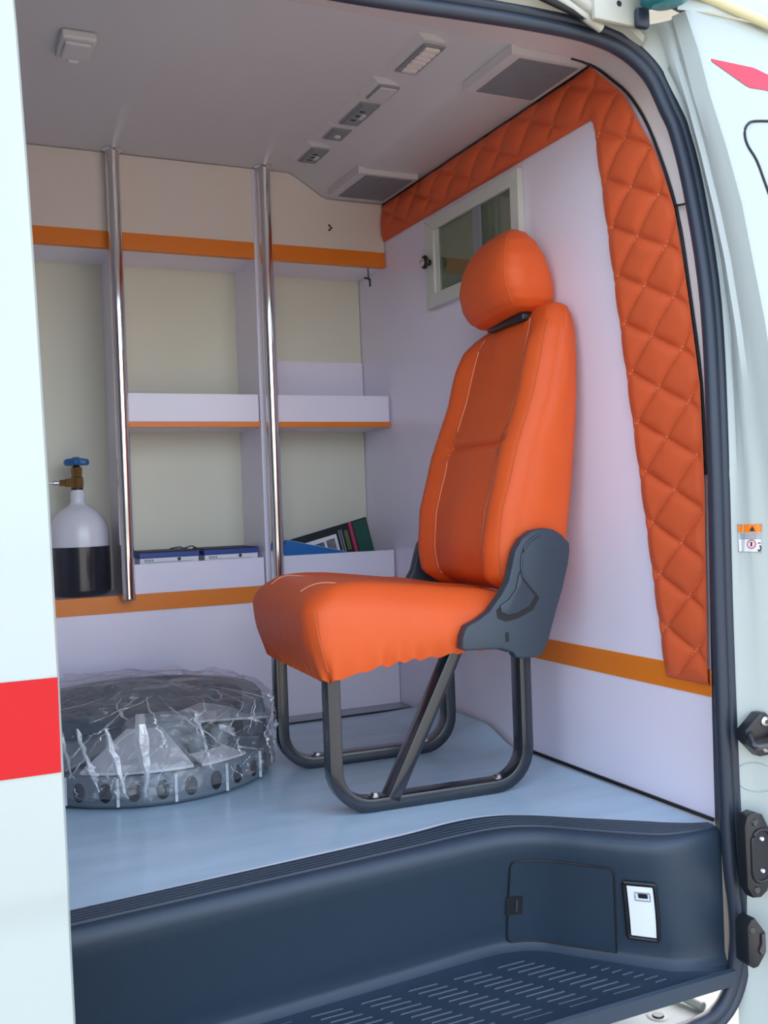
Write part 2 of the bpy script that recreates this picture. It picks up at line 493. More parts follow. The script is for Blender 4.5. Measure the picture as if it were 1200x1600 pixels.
def skin_pt(x, z, off=0.0):
    for i in range(len(BODY) - 1):
        if BODY[i][9][2] <= z <= BODY[i + 1][9][2]:
            t = (z - BODY[i][9][2]) / (BODY[i + 1][9][2] - BODY[i][9][2])
            a = [Vector(p).lerp(Vector(q), t) for p, q in zip(BODY[i], BODY[i + 1])]
            for k in range(0, len(a) - 1):
                if a[k].x <= x <= a[k + 1].x:
                    y = lerp(a[k].y, a[k + 1].y, (x - a[k].x) / max(1e-6, a[k + 1].x - a[k].x))
                    return Vector((x, y - off, z))
    return Vector((x, skin_y(z) - off, z))

van = thing('van_body', 'white van body with door pillar and red flash beside the open doorway', 'van', (0.3, -1.3, -0.75))
def build_van():
    mb = MB().loft(BODY, closed=False)
    obj('door_pillar', mb, M['paint'], van, smooth=40)
    # roof and header above the doorway
    mb = MB()
    hx = [(-2.2, 0), (-1.2, 0), (-0.616, 0.0), (-0.41, 0.005), (-0.29, 0.010), (-0.182, 0.008), (-0.115, -0.008), (-0.08, -0.03)]
    rows = []
    for x, d in hx:
        rows.append([(x, -1.19, 1.352 + d), (x, -1.205, 1.366 + d), (x, -1.222, 1.372 + d), (x, -1.226, 1.382 + d), (x, -1.215, 1.39 + d), (x, -1.20, 1.398 + d), (x, -1.20, 1.44 + d)])
    mb.loft(rows, closed=False)
    mb.box(-2.25, 0.9, -1.20, 0.24, 1.57, 1.60)
    obj('header_rail', mb, M['paint_cream'], van, smooth=40)
    for k, (dz, dy, r) in enumerate(((0.062, -1.225, 0.008), (0.088, -1.232, 0.010))):
        pth = cr([(-1.2, dy, 1.352 + dz), (-0.6, dy, 1.354 + dz), (-0.36, dy, 1.348 + dz), (-0.28, dy, 1.338 + dz * 0.9), (-0.215, dy, 1.330 + dz * 0.62), (-0.17, dy, 1.322 + dz * 0.45)], 5)
        obj('drip_rail', MB().tube(pth, r, 10), M['paint_cream'], van, smooth=60)
    pth = cr([(-1.2, -1.222, 1.395), (-0.6, -1.222, 1.399), (-0.36, -1.222, 1.394), (-0.26, -1.224, 1.376), (-0.19, -1.226, 1.358)], 5)
    obj('rail_gap', MB().tube(pth, 0.006, 8), M['groove'], van, smooth=60)
    # roller bracket: pale plate with hole and dark rubber stop
    o = obj('bracket_plate', MB().box(-0.20, -0.09, -1.248, -1.236, 1.352, 1.46, 0.004), M['paint_cream'], van, smooth=30)
    obj('plate_hole', MB().lathe([(0.0, -1.2485), (0.005, -1.2485), (0.005, -1.246)], (-0.150, 0, 1.384), 14, 'y'), M['groove'], o)
    obj('rubber_stop', MB().box(-0.122, -0.096, -1.262, -1.247, 1.346, 1.380, 0.006), M['rubber'], o, smooth=40)
    obj('rubber_cap', MB().tube(cr([(-0.115, -1.26, 1.407), (-0.07, -1.262, 1.400), (-0.025, -1.264, 1.389)], 5), 0.009, 10), M['rubber'], van, smooth=60)
    # roof gutter
    obj('roof_gutter', MB().tube(cr([(-0.075, -1.292, 1.412), (0.0, -1.30, 1.394), (0.126, -1.31, 1.366), (0.3, -1.32, 1.33), (0.6, -1.33, 1.28)], 5), 0.009, 10), M['cream_paint'], van, smooth=60)
    mb = MB().loft([[(-0.06, -1.286, 1.372), (0.0, -1.30, 1.372), (0.9, -1.305, 1.372)], [(-0.06, -1.284, 1.41), (0.0, -1.292, 1.42), (0.9, -1.295, 1.42)], [(-0.06, -1.2, 1.56), (0.0, -1.2, 1.58), (0.9, -1.2, 1.58)]], closed=False)
    obj('roof_edge', mb, M['paint'], van, smooth=60)
    # red flash on the front door skin
    def decal(pts, off=0.0012):
        m = MB(); ring = [skin_pt(x, z, off) for x, z in pts]
        m.add(ring, [tuple(range(len(ring)))]); return m
    m = MB(); rows = []
    for k in range(25):
        x = lerp(-0.0315, 0.16, k / 24)
        zt = interp(x, [-0.0315, 0.068, 0.094, 0.16], [1.2822, 1.280, 1.272, 1.250]); zb = interp(x, [-0.0315, 0.044, 0.084, 0.16], [1.2818, 1.240, 1.241, 1.228])
        rows.append([skin_pt(x, lerp(zt, zb, q / 4), 0.0014) for q in range(5)])
    obj('red_flash', m.loft(rows, closed=False), M['pink_red'], van, recalc=False)
    # dark outline of the shut panel in the front door
    path = [skin_pt(x, z, 0.001) for x, z in ((0.28, 1.192), (0.18, 1.190), (0.09, 1.184), (0.040, 1.178), (0.025, 1.172), (0.014, 1.160), (0.010, 1.144), (0.013, 1.128), (0.025, 1.107), (0.034, 1.07), (0.045, 1.02), (0.07, 0.9),
             (0.10, 0.80), (0.115, 0.785), (0.14, 0.78), (0.28, 0.78), (0.31, 0.79), (0.32, 0.82), (0.32, 1.15), (0.31, 1.18), (0.30, 1.19), (0.28, 1.192))]
    obj('panel_gap', MB().tube(cr(path, 3), 0.0022, 6), M['groove'], van, smooth=60)
    # pressed circle in the pillar
    path = [skin_pt(0.004 + 0.022 * math.cos(a), 0.098 + 0.024 * math.sin(a), 0.0) for a in [i * 2 * PI / 24 for i in range(24)]]
    obj('pressed_ring', MB().tube(path, 0.0016, 6, closed=True), M['paint'], van, smooth=60)
    # sill below the step and lower body
    mb = MB().box(-2.2, -0.045, -1.335, -1.0, -0.75, -0.312, 0.006)
    mb.box(-0.5, -0.03, -1.3, -1.0, -0.312, -0.300, 0.002)
    s = obj('sill', mb, M['paint_cream'], van, smooth=30)
    obj('sill_plug', MB().lathe([(0.0, -0.297), (0.009, -0.297), (0.011, -0.301)], (-0.145, -1.255, 0), 16), M['black'], s)
    obj('plug_dish', MB().lathe([(0.011, -0.2995), (0.016, -0.2985), (0.020, -0.300)], (-0.145, -1.255, 0), 20), M['paint_cream'], s, smooth=60)
    obj('sill_rib', MB().tube([(-0.10, -1.12, -0.285), (-0.07, -1.28, -0.292)], 0.008, 8), M['paint_cream'], s, smooth=60)
    # body side behind the slid-back door
    mb = MB()
    rr = [(-1.31, -0.75), (-1.335, -0.2), (-1.335, 0.5), (-1.315, 0.8), (-1.25, 1.2), (-1.20, 1.40), (-1.20, 1.56)]
    mb.loft([[(-1.245, y, z) for y, z in rr], [(-2.3, y, z) for y, z in rr]], closed=False)
    obj('rear_quarter', mb, M['paint'], van, smooth=60)
build_van()

def build_hardware():
    # striker
    c = skin_pt(0.0, 0.17, 0.002); yb = -1.358
    t = thing('door_striker', 'black diamond-shaped striker plate with two silver screws on white pillar', 'striker', (-0.012, yb, 0.14))
    pts = [(-0.008, 0.208), (0.004, 0.208), (0.038, 0.178), (0.038, 0.162), (0.006, 0.138), (-0.010, 0.138), (-0.040, 0.166), (-0.040, 0.184)]
    dx = 0.002
    obj('plate', MB().prism([(x + dx, z) for x, z in pts], 'y', yb - 0.006, yb + 0.014, 0.002), M['black'], t, smooth=40)
    for z in (0.194, 0.152):
        o = obj('screw', MB().lathe([(0.0, -0.0105), (0.005, -0.0105), (0.0085, -0.008), (0.0085, -0.004)], (0.001 + dx, yb, z), 18, 'y'), M['steel'], t, smooth=40)
        obj('screw_socket', MB().lathe([(0.0, -0.0112), (0.0038, -0.0112), (0.0038, -0.0100)], (0.001 + dx, yb, z), 6, 'y'), M['frame_metal'], o)
    obj('loop', MB().tube(cr([(-0.026, yb - 0.002, 0.179), (-0.040, yb - 0.018, 0.172), (-0.045, yb - 0.030, 0.166), (-0.034, yb - 0.031, 0.163), (0.005, yb - 0.026, 0.163), (0.026, yb - 0.006, 0.172)], 5), 0.005, 10), M['frame_metal'], t, smooth=60)
    # long black socket
    t = thing('door_guide', 'long black oval guide socket low on the white pillar', 'door guide', (-0.012, yb, -0.085))
    pts = [(x - 0.012, z) for x, z in ((-0.034, 0.030), (-0.028, 0.046), (-0.012, 0.050), (0.004, 0.044), (0.020, 0.015), (0.024, -0.05), (0.010, -0.082), (-0.004, -0.09), (-0.020, -0.088), (-0.032, -0.07))]
    p = obj('plate', MB().prism(pts, 'y', yb - 0.006, yb + 0.014, 0.002), M['black'], t, smooth=40)
    ring = [(-0.013 + 0.0 + a, yb - 0.007, -0.022 + b) for a, b in rrect(0.020, 0.042, 0.018, 8)]
    obj('raised_lip', MB().tube(ring, 0.003, 8, closed=True), M['black'], p, smooth=60)
    obj('pocket', MB().prism([(-0.013 + a, -0.022 + b) for a, b in rrect(0.018, 0.040, 0.016, 8)], 'y', yb - 0.0068, yb), M['groove'], p)
    for z in (0.006, -0.046):
        obj('pin', MB().lathe([(0.0, -0.012), (0.003, -0.011), (0.003, -0.006)], (-0.014, yb, z), 12, 'y'), M['white_card'], t, smooth=50)
    for z in (0.034, -0.076):
        obj('screw', MB().lathe([(0.0, -0.009), (0.005, -0.0085), (0.006, -0.006)], (-0.026, yb, z), 14, 'y'), M['frame_metal'], t, smooth=50)
    # short black catch
    t = thing('door_catch', 'short black six-sided catch block at the foot of the white pillar', 'door catch', (-0.02, yb, -0.20))
    pts = [(x - 0.012, z) for x, z in ((-0.038, -0.130), (-0.030, -0.120), (-0.022, -0.119), (-0.002, -0.145), (-0.002, -0.180), (-0.018, -0.198), (-0.028, -0.199), (-0.038, -0.190))]
    obj('plate', MB().prism(pts, 'y', yb - 0.010, yb + 0.02, 0.002), M['black'], t, smooth=40)
    obj('latch_groove', MB().prism([(x - 0.010, z) for x, z in ((-0.014, -0.146), (-0.006, -0.146), (-0.006, -0.176), (-0.014, -0.180), (-0.020, -0.172), (-0.014, -0.162))], 'y', yb - 0.0125, yb - 0.009), M['frame_metal'], t)
    obj('screw', MB().lathe([(0.0, -0.012), (0.005, -0.0115), (0.006, -0.009)], (-0.042, yb, -0.137), 14, 'y'), M['frame_metal'], t, smooth=50)
    # warning sticker
    t = thing('warning_sticker', 'small warning sticker with orange header and black triangle on white pillar', 'sticker', (-0.033, -1.36, 0.46))
    x0, x1, z0, z1 = -0.0060, 0.0098, 0.470, 0.515
    def quad(a, b, c, d, off):
        rows = [[skin_pt(lerp(x0, x1, lerp(a, b, k / 12)), lerp(z0, z1, v), off) + V(-1.6 * off, 0, 0) for v in (c, (c + d) / 2, d)] for k in range(13)]
        return MB().loft(rows, closed=False)
    obj('backing', quad(0, 1, 0, 1, 0.0008), M['white_card'], t)
    obj('border', MB().tube([skin_pt(lerp(x0, x1, u), lerp(z0, z1, v), 0.0008) + V(-0.0026, 0, 0) for u, v in ((0, 0), (1, 0), (1, 1), (0, 1))], 0.0006, 5, closed=True), M['book_grey'], t)
    obj('header', quad(0.0, 1.0, 0.70, 1.0, 0.0012), M['sticker_orange'], t)
    tri = [skin_pt(lerp(x0, x1, u), lerp(z0, z1, v), 0.0016) + V(-0.003, 0, 0) for u, v in ((0.36, 0.76), (0.6, 0.76), (0.48, 0.94))]
    obj('warning_triangle', MB().add(tri, [(0, 1, 2)]), M['ink'], t)
    m = MB()
    for v in (0.66, 0.60, 0.54, 0.48): m.add(*[(q.v, q.f) for q in [quad(0.05, 0.95, v - 0.018, v + 0.018, 0.0013)]][0])
    obj('print_lines', m, M['book_grey'], t)
    ring = [skin_pt(lerp(x0, x1, 0.48 + 0.17 * math.cos(a)), lerp(z0, z1, 0.28 + 0.15 * math.sin(a)), 0.0014) + V(-0.0026, 0, 0) for a in [i * PI / 8 for i in range(16)]]
    r = obj('prohibition_ring', MB().tube(ring, 0.0008, 5, closed=True), M['pink_red'], t)
    obj('pictogram', quad(0.42, 0.5, 0.2, 0.36, 0.0013), M['ink'], t)
    obj('pictogram', quad(0.75, 0.92, 0.30, 0.34, 0.0013), M['ink'], t)
    m = MB()
    hook = [skin_pt(lerp(x0, x1, u), lerp(z0, z1, v), 0.0014) + V(-0.0026, 0, 0) for u, v in ((0.76, 0.08), (0.86, 0.04), (0.95, 0.1), (0.94, 0.2), (0.86, 0.22))]
    m.tube(cr(hook, 3), 0.0011, 5)
    obj('pictogram', m, M['ink'], t)
    # beacon lens on the roof edge
    b = obj('roof_beacon', MB().lathe([(0.0, 1.365), (0.03, 1.366), (0.042, 1.372), (0.044, 1.42), (0.036, 1.45), (0.0, 1.46)], (-0.105, -1.31, 0), 24), M['teal'], smooth=50)
    tag(b, 'teal beacon lens at roof edge above the door pillar', 'beacon')
build_hardware()

def build_sliding_door():
    # slid-back side door, outer skin with gentle tumblehome
    zs = [-0.30, 0.0, 0.13, 0.155, 0.170, 0.185, 0.4, 0.6, 0.64, 0.8, 0.95, 1.1, 1.25, 1.35]
    def yy(z): return -1.50 + (0.10 * ((z - 0.6) / 0.7) ** 2 if z > 0.6 else 0) + (0.006 * sstep(0.19, 0.14, z)) + (0.004 * sstep(0.62, 0.66, z))
    def xe(z): return interp(z, [-0.3, 0.04, 0.4, 1.1, 1.4], [-1.0985, -1.104, -1.1075, -1.1185, -1.125])
    rows = []
    for z in zs:
        y = yy(z); x = xe(z)
        rows.append([(-2.35, y, z), (-1.6, y, z), (x - 0.10, y, z), (x - 0.012, y, z), (x - 0.003, y + 0.003, z), (x, y + 0.009, z), (x - 0.004, y + 0.05, z), (x - 0.03, y + 0.055, z), (-2.35, y + 0.055, z)])
    mb = MB().loft(rows, closed=True)
    d = struct(obj('door_1', mb, M['paint'], smooth=35))
    d['label'] = 'white slid-back van door with red stripe covering the doorway edge'
    def q(x0, x1, z0, z1, off, tilt=0.0):
        return MB().add([(x0, yy(z0) - off, z0 - tilt * (x0 - x1)), (x1, yy(z0) - off, z0), (x1, yy(z1) - off, z1), (x0, yy(z1) - off, z1 - tilt * (x0 - x1))], [(0, 1, 2, 3)])
    obj('red_stripe', q(-2.3, -1.1102, 0.3035, 0.4025, 0.0012, 0.0), M['red'], d)
    ring = [(-1.235 + a, 0.60 + b) for a, b in rrect(0.066, 0.10, 0.045, 8)]
    obj('handle_recess_edge', MB().tube([(x, yy(z) - 0.0006, z) for x, z in ring], 0.0025, 6, closed=True), M['paint'], d, smooth=60)
build_sliding_door()

# ================================================================== STEP WELL
NOSE = [(-2.2, -1.25), (-1.064, -1.172), (-0.586, -1.138), (-0.43, -1.126), (-0.349, -1.127), (-0.29, -1.154), (-0.239, -1.209), (-0.189, -1.262), (-0.14, -1.292), (-0.034, -1.296)]
BOT = [(-2.2, -1.19), (-1.06, -1.113), (-0.572, -1.083), (-0.409, -1.071), (-0.332, -1.072), (-0.273, -1.094), (-0.228, -1.145), (-0.141, -1.245), (-0.102, -1.278), (-0.030, -1.292)]
FED = [(-2.2, -1.19), (-1.053, -1.093), (-0.549, -1.052), (-0.40, -1.030), (-0.32, -1.036), (-0.26, -1.068), (-0.20, -1.120), (-0.118, -1.191), (-0.08, -1.225), (-0.026, -1.262)]
NP = [Vector((p[0], p[1], 0)) for p in cr([(x, y, 0) for x, y in NOSE], 8)]
BP = [Vector((p[0], p[1], 0)) for p in cr([(x, y, 0) for x, y in BOT], 8)]
FP = [Vector((p[0], p[1], 0)) for p in cr([(x, y, 0) for x, y in FED], 8)]
def path_at(P, u):
    u = max(0, min(len(P) - 1.0001, u)); i = int(u)
    return P[i].lerp(P[i + 1], u - i)
def riser(u, v, off=0.0):
    """u: index along the path (0..72), v: 0 top .. 1 bottom"""
    a = path_at(NP, u); b = path_at(BP, u)
    w = v ** 1.0 + 0.10 * math.sin(PI * v)
    p = a.lerp(b, min(1.05, w)); p.z = lerp(-0.020, -0.212, v)
    if off:
        t = path_at(NP, u + 0.5) - path_at(NP, u - 0.5); t.normalize()
        p = p + Vector((t.y, -t.x, 0)) * off
    return p

step = thing('entry_step', 'dark slate plastic entry step with ribbed tread below the doorway', 'step', (-0.6, -1.2, -0.25))
def build_step():
    rows = []
    for i in range(len(NP)):
        f, a, b = FP[i], NP[i], BP[i]
        n = (a - f); n = n.normalized() if n.length > 1e-6 else Vector((0, -1, 0))
        r = [Vector((f.x, f.y + 0.004, -0.01)), Vector((f.x, f.y, 0.005)), f.lerp(a, 0.2) + V(0, 0, 0.006), f.lerp(a, 0.78) + V(0, 0, 0.005), f.lerp(a, 0.90) + V(0, 0, 0.003), f.lerp(a, 0.98) + V(0, 0, -0.004), a + V(0, 0, -0.012)]
        for v in (0.0, 0.1, 0.25, 0.4, 0.55, 0.7, 0.85, 0.95): r.append(riser(i, v))
        r.append(riser(i, 1.0) + n * 0.004)
        e = b + n * 0.014; e.z = -0.219
        r.append(e)
        rows.append(r)
    obj('riser_panel', MB().loft(rows, closed=False), M['slate'], step, smooth=50)
    # ledge ribs
    for k in range(5):
        t = 0.20 + 0.125 * k
        pth = [(FP[i].lerp(NP[i], t) + V(0, 0, 0.0062)) for i in range(2, len(NP) - 1)]
        obj('ledge_rib', MB().sweep(pth, [(0.0032, -0.002), (0.0022, 0.0022), (-0.0022, 0.0022), (-0.0032, -0.002)]), M['slate'], step, smooth=40)
    # tread plate
    mb = MB()
    rows = []
    for i in range(0, len(BP)):
        b = BP[i]
        n = (NP[i] - FP[i]).normalized()
        e = b + n * 0.010; e.z = -0.218
        yf = -1.318
        s = e + n * 0.022; s.z = -0.224
        s.y = max(s.y, yf + 0.012)
        row = [e, s] + [Vector((s.x, lerp(s.y, yf + 0.010, t), -0.224)) for t in (0.35, 0.7)]
        # the front lip is notched to the right of the rib field
        lipx = s.x
        row += [Vector((lipx, yf + 0.008, -0.2225)), Vector((lipx, yf, -0.218)), Vector((lipx, yf - 0.006, -0.221)), Vector((lipx, yf - 0.007, -0.244)), Vector((lipx, yf + 0.004, -0.246))]
        rows.append(row)
    mb.loft(rows, closed=False)
    obj('tread', mb, M['slate'], step, smooth=45)
    # anti-slip dashes of the tread, in slanting columns
    m = MB()
    for c in range(-9, 2):
        for k in range(12):
            t = k / 11
            y = lerp(-1.118, -1.286, t)
            x0 = -0.371 + c * 0.0845 + 0.112 * t
            w = 0.056
            if c >= 1:
                x0 += 0.0; 
                if x0 + w > -0.150: w = max(0, -0.150 - x0)
                # keep clear of the slanting riser
            def lim(yv):
                best = 9
                for q in BP[24:]:
                    if abs(q.y - yv) < 0.012: best = min(best, q.x)
                return best - 0.030 if yv < -1.085 else 9
            w = min(w, lim(y) - x0)
            if w < 0.012: continue
            m.add([(x0, y - 0.0018, -0.2245), (x0 + w, y - 0.0018, -0.2245), (x0 + w, y + 0.0018, -0.2245), (x0, y + 0.0018, -0.2245),
                   (x0 + 0.002, y - 0.0008, -0.2222), (x0 + w - 0.002, y - 0.0008, -0.2222), (x0 + w - 0.002, y + 0.0008, -0.2222), (x0 + 0.002, y + 0.0008, -0.2222)],
                  [(0, 1, 5, 4), (1, 2, 6, 5), (2, 3, 7, 6), (3, 0, 4, 7), (4, 5, 6, 7)])
    o = obj('tread_ribs', m, M['bracket'], step)
    o['kind'] = 'stuff'
    # storage lid
    def skew(u, v):
        # the panel narrows towards its foot on the turned end: keep uprights upright
        return u - max(0.0, u - 53.5) * 0.55 * max(0.0, v - 0.27)
    def patch(u0, u1, v0, v1, off, r=0.12, n=14):
        rows = []
        for i in range(n + 1):
            u = lerp(u0, u1, i / n)
            rows.append([riser(skew(u, lerp(v0, v1, j / n)), lerp(v0, v1, j / n), off) for j in range(n + 1)])
        return MB().loft(rows, closed=False)
    def outline(pts, off, n=3):
        q = []
        for a in range(len(pts)):
            (ua, va), (ub, vb) = pts[a], pts[(a + 1) % len(pts)]
            k = max(2, int(abs(ub - ua) + abs(vb - va) * 20))
            for i in range(k): q.append(riser(skew(lerp(ua, ub, i / k), lerp(va, vb, i / k)), lerp(va, vb, i / k), off))
        return q
    LU = dict(u0=LID[0], u1=LID[1], v0=LID[2], v1=LID[3])
    u0, u1, v0, v1 = LID
    du, dv = 0.9, 0.05
    lid = obj('storage_lid', patch(u0 + 0.1, u1 - 0.1, v0 + 0.01, v1 - 0.01, 0.0015), M['slate'], step, smooth=60)
    pts = [(u0, v0 + dv), (u0 + du * 0.3, v0 + dv * 0.3), (u0 + du, v0), (u1 - du, v0), (u1 - du * 0.3, v0 + dv * 0.3), (u1, v0 + dv), (u1, v1), (u0 + du, v1), (u0 + du * 0.3, v1 - dv * 0.3), (u0, v1 - dv)]
    obj('lid_gap', MB().tube(outline(pts, 0.0015), 0.0017, 6, closed=True), M['groove'], lid, smooth=60)
    la = obj('lid_latch', patch(u0 - 0.5, u0 + 3.2, LATCH_V[0], LATCH_V[1], 0.004, n=4), M['groove'], lid)
    obj('latch_tab', patch(u0 + 1.6, u0 + 2.1, LATCH_V[0] + 0.03, LATCH_V[1] - 0.03, 0.006, n=3), M['bracket'], la)
    # courtesy lamp
    lu0, lu1, lv0, lv1 = LAMP
    fr = obj('courtesy_lamp', patch(lu0, lu1, lv0, lv1, 0.003, n=6), M['black'], step)
    fr['label'] = 'white courtesy lamp in a black frame'
    obj('lamp_rim', MB().tube(outline([(lu0, lv0 + .03), (lu0 + .12, lv0), (lu1 - .12, lv0), (lu1, lv0 + .03), (lu1, lv1 - .03), (lu1 - .12, lv1), (lu0 + .12, lv1), (lu0, lv1 - .03)], 0.003), 0.0035, 8, closed=True), M['black'], fr, smooth=60)
    a, b = (lu1 - lu0), (lv1 - lv0)
    obj('lamp_lens', patch(lu0 + a * .08, lu1 - a * .10, lv0 + b * .05, lv1 - b * .05, 0.0045, n=6), M['lamp_lens'], fr, smooth=60)
    obj('lamp_switch', patch(lu0 + a * .36, lu1 - a * .34, lv0 + b * .17, lv0 + b * .25, 0.007, n=2), M['black'], fr)
    obj('switch_surround', MB().tube(outline([(lu0 + a * .27, lv0 + b * .16), (lu1 - a * .25, lv0 + b * .16), (lu1 - a * .25, lv0 + b * .30), (lu0 + a * .27, lv0 + b * .30)], 0.005), 0.0012, 6, closed=True), M['plate_mid'], fr)
LID = (33.0, 52.2, 0.15, 0.97)
LATCH_V = (0.51, 0.69)
LAMP = (53.4, 58.9, 0.27, 0.80)
build_step()

# ================================================================== SHELVING along the far side
def build_shelving():
    s = thing('shelving_unit', 'white built-in shelving with orange edging along the far wall', 'shelving', (-1.1, 0.1, 0.0))
    obj('lower_panel', MB().box(-2.2, -0.002, 0.0, 0.018, 0.0, 0.318), M['laminate'], s)
    obj('counter_edge', MB().box(-2.2, -0.002, -0.003, 0.018, 0.318, 0.361), M['orange_edge'], s)
    obj('counter', MB().box(-2.2, -0.002, 0.018, 0.199, 0.343, 0.361), M['laminate'], s)
    obj('fascia_edge', MB().box(-2.2, -0.002, -0.002, 0.018, 1.237, 1.279), M['orange_edge'], s)
    obj('top_shelf', MB().box(-2.2, -0.002, 0.018, 0.199, 1.238, 1.256), M['laminate'], s)
    # upper fascia, cut to the ceiling profile
    poly = [(-2.2, 1.279), (-0.002, 1.279), (-0.002, 1.415), (-0.172, 1.415), (-0.188, 1.420), (-0.265, 1.468), (-0.285, 1.476), (-2.2, 1.476)]
    f = obj('upper_fascia', MB().prism(poly, 'y', 0.0, 0.018), M['fascia'], s)
    # worn screw holes
    for dx, dz in ((-0.003, 0.006), (0.002, 0.0), (-0.003, -0.006)):
        obj('screw_hole', MB().lathe([(0.0, -0.0012), (0.0032, -0.0012), (0.0036, 0.001)], (-0.165 + dx, 0, 1.337 + dz), 10, 'y'), M['ink'], f)
    bays = [(-1.62, -1.22), (-1.20, -0.757), (-0.739, -0.388), (-0.370, -0.002)]
    for x in (-1.22, -0.757, -0.388):
        obj('divider', MB().box(x, x + 0.018, -0.004, 0.199, 0.361, 1.476), M['laminate'], s)
    for a, b in bays:
        obj('back_board', MB().box(a, b, 0.190, 0.199, 0.361, 1.238), M['cream'], s)
    for a, b in bays[2:]:
        obj('shelf', MB().box(a, b, 0.016, 0.190, 0.786, 0.800), M['laminate'], s)
        l = obj('shelf_lip', MB().box(a, b - 0.004, -0.002, 0.016, 0.800, 0.873, 0.001), M['laminate'], s)
        obj('shelf_edge', MB().box(a, b - 0.002, -0.003, 0.016, 0.786, 0.800), M['orange_edge'], s)
        obj('counter_lip', MB().box(a, b - 0.004, -0.001, 0.015, 0.361, 0.437, 0.001), M['laminate'], s)
    obj('inner_board', MB().box(-0.370, -0.002, 0.182, 0.190, 0.800, 0.992), M['laminate'], s)
build_shelving()

def build_wall_hook():
    m = MB().tube([(-0.062, 0.012, 1.207), (-0.047, 0.012, 1.207), (-0.045, 0.012, 1.204), (-0.045, 0.012, 1.184)], 0.0028, 8)
    m.tube([(-0.045, 0.022, 1.204), (-0.045, 0.022, 1.238)], 0.0018, 8)
    m.tube([(-0.045, 0.012, 1.205), (-0.045, 0.022, 1.206)], 0.0018, 8)
    o = obj('wall_hook', m, M['frame_metal'], smooth=60)
    tag(o, 'small dark L-shaped hook in the shelf corner beside the bulkhead', 'hook')
build_wall_hook()

def build_pole(x, label, z0):
    t = thing('grab_pole', label, 'pole', (x, -0.0285, z0), 'chrome poles in front of the shelves')
    obj('tube', MB().tube([(x, -0.0285, z0), (x, -0.0285, 1.477)], 0.0175, 28), M['chrome'], t, smooth=50)
    obj('cap', MB().lathe([(0.0, z0 - 0.004), (0.015, z0 - 0.004), (0.0175, z0 - 0.001), (0.0175, z0)], (x, -0.0285, 0), 28), M['steel'], t, smooth=50)
    obj('foot_bracket', MB().box(x - 0.009, x + 0.009, -0.020, -0.0032, z0 - 0.0015, z0 + 0.0065), M['steel'], t)
    obj('flange', MB().lathe([(0.0175, 1.470), (0.024, 1.474), (0.024, 1.4775)], (x, -0.0285, 0), 28), M['chrome'], t, smooth=50)
build_pole(-0.758, 'chrome grab pole beside the oxygen cylinder bay', 0.354)
build_pole(-0.363, 'chrome grab pole between the file boxes and the leaning book', 0.350)

# ================================================================== WINDOW in the bulkhead
def build_window():
    z = [1.066, 1.101, 1.262, 1.294]
    y = [-0.718, -0.684, -0.318, -0.272]
    w = bpy.data.objects.new('window_1', None)
    COL.objects.link(w); w.location = (0, -0.49, 1.066); WLOC[w] = Vector(w.location)
    struct(w); w['label'] = 'small sliding window in a pale mitred frame on the bulkhead'
    def bar(pts):
        return MB().prism(pts, 'x', -0.016, -0.0005, 0.002)
    e = 0.0006
    obj('frame_rail', bar([(y[0], z[3]), (y[3], z[3]), (y[2] - e, z[2]), (y[1] + e, z[2])]), M['window_frame'], w)
    obj('frame_rail', bar([(y[0], z[0]), (y[1] + e, z[1]), (y[2] - e, z[1]), (y[3], z[0])]), M['window_frame'], w)
    obj('frame_stile', bar([(y[3], z[0] + e), (y[3], z[3] - e), (y[2], z[2] - e), (y[2], z[1] + e)]), M['window_frame'], w)
    obj('frame_stile', bar([(y[0], z[0] + e), (y[1], z[1] + e), (y[1], z[2] - e), (y[0], z[3] - e)]), M['window_frame'], w)
    obj('inner_channel', MB().box(-0.010, -0.0005, -0.335, -0.318, 1.101, 1.262), M['window_frame'], w)
    obj('meeting_stile', MB().box(-0.012, -0.0005, -0.545, -0.513, 1.101, 1.262), M['ceiling_dark'], w)
    obj('backing_pane', MB().box(-0.0022, -0.0008, -0.684, -0.335, 1.101, 1.262), M['pane_back'], w)
    obj('pane', MB().box(-0.0072, -0.0042, -0.545, -0.335, 1.101, 1.262), M['glass'], w)
    obj('pane', MB().box(-0.0072, -0.0042, -0.684, -0.545, 1.101, 1.262), M['glass'], w)
    k = obj('knob', MB().lathe([(0.0, -0.041), (0.006, -0.041), (0.0155, -0.037), (0.018, -0.032), (0.0155, -0.028), (0.008, -0.026), (0.0075, -0.016), (0.010, -0.012), (0.010, -0.0085)], (0, -0.300, 1.182), 24, 'x'), M['black'], w, smooth=50)
    obj('knob_disc', MB().lathe([(0.0, -0.0425), (0.009, -0.0415), (0.0115, -0.0385)], (0, -0.300, 1.182), 20, 'x'), M['chrome'], k, smooth=50)
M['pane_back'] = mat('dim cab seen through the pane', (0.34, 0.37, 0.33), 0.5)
build_window()

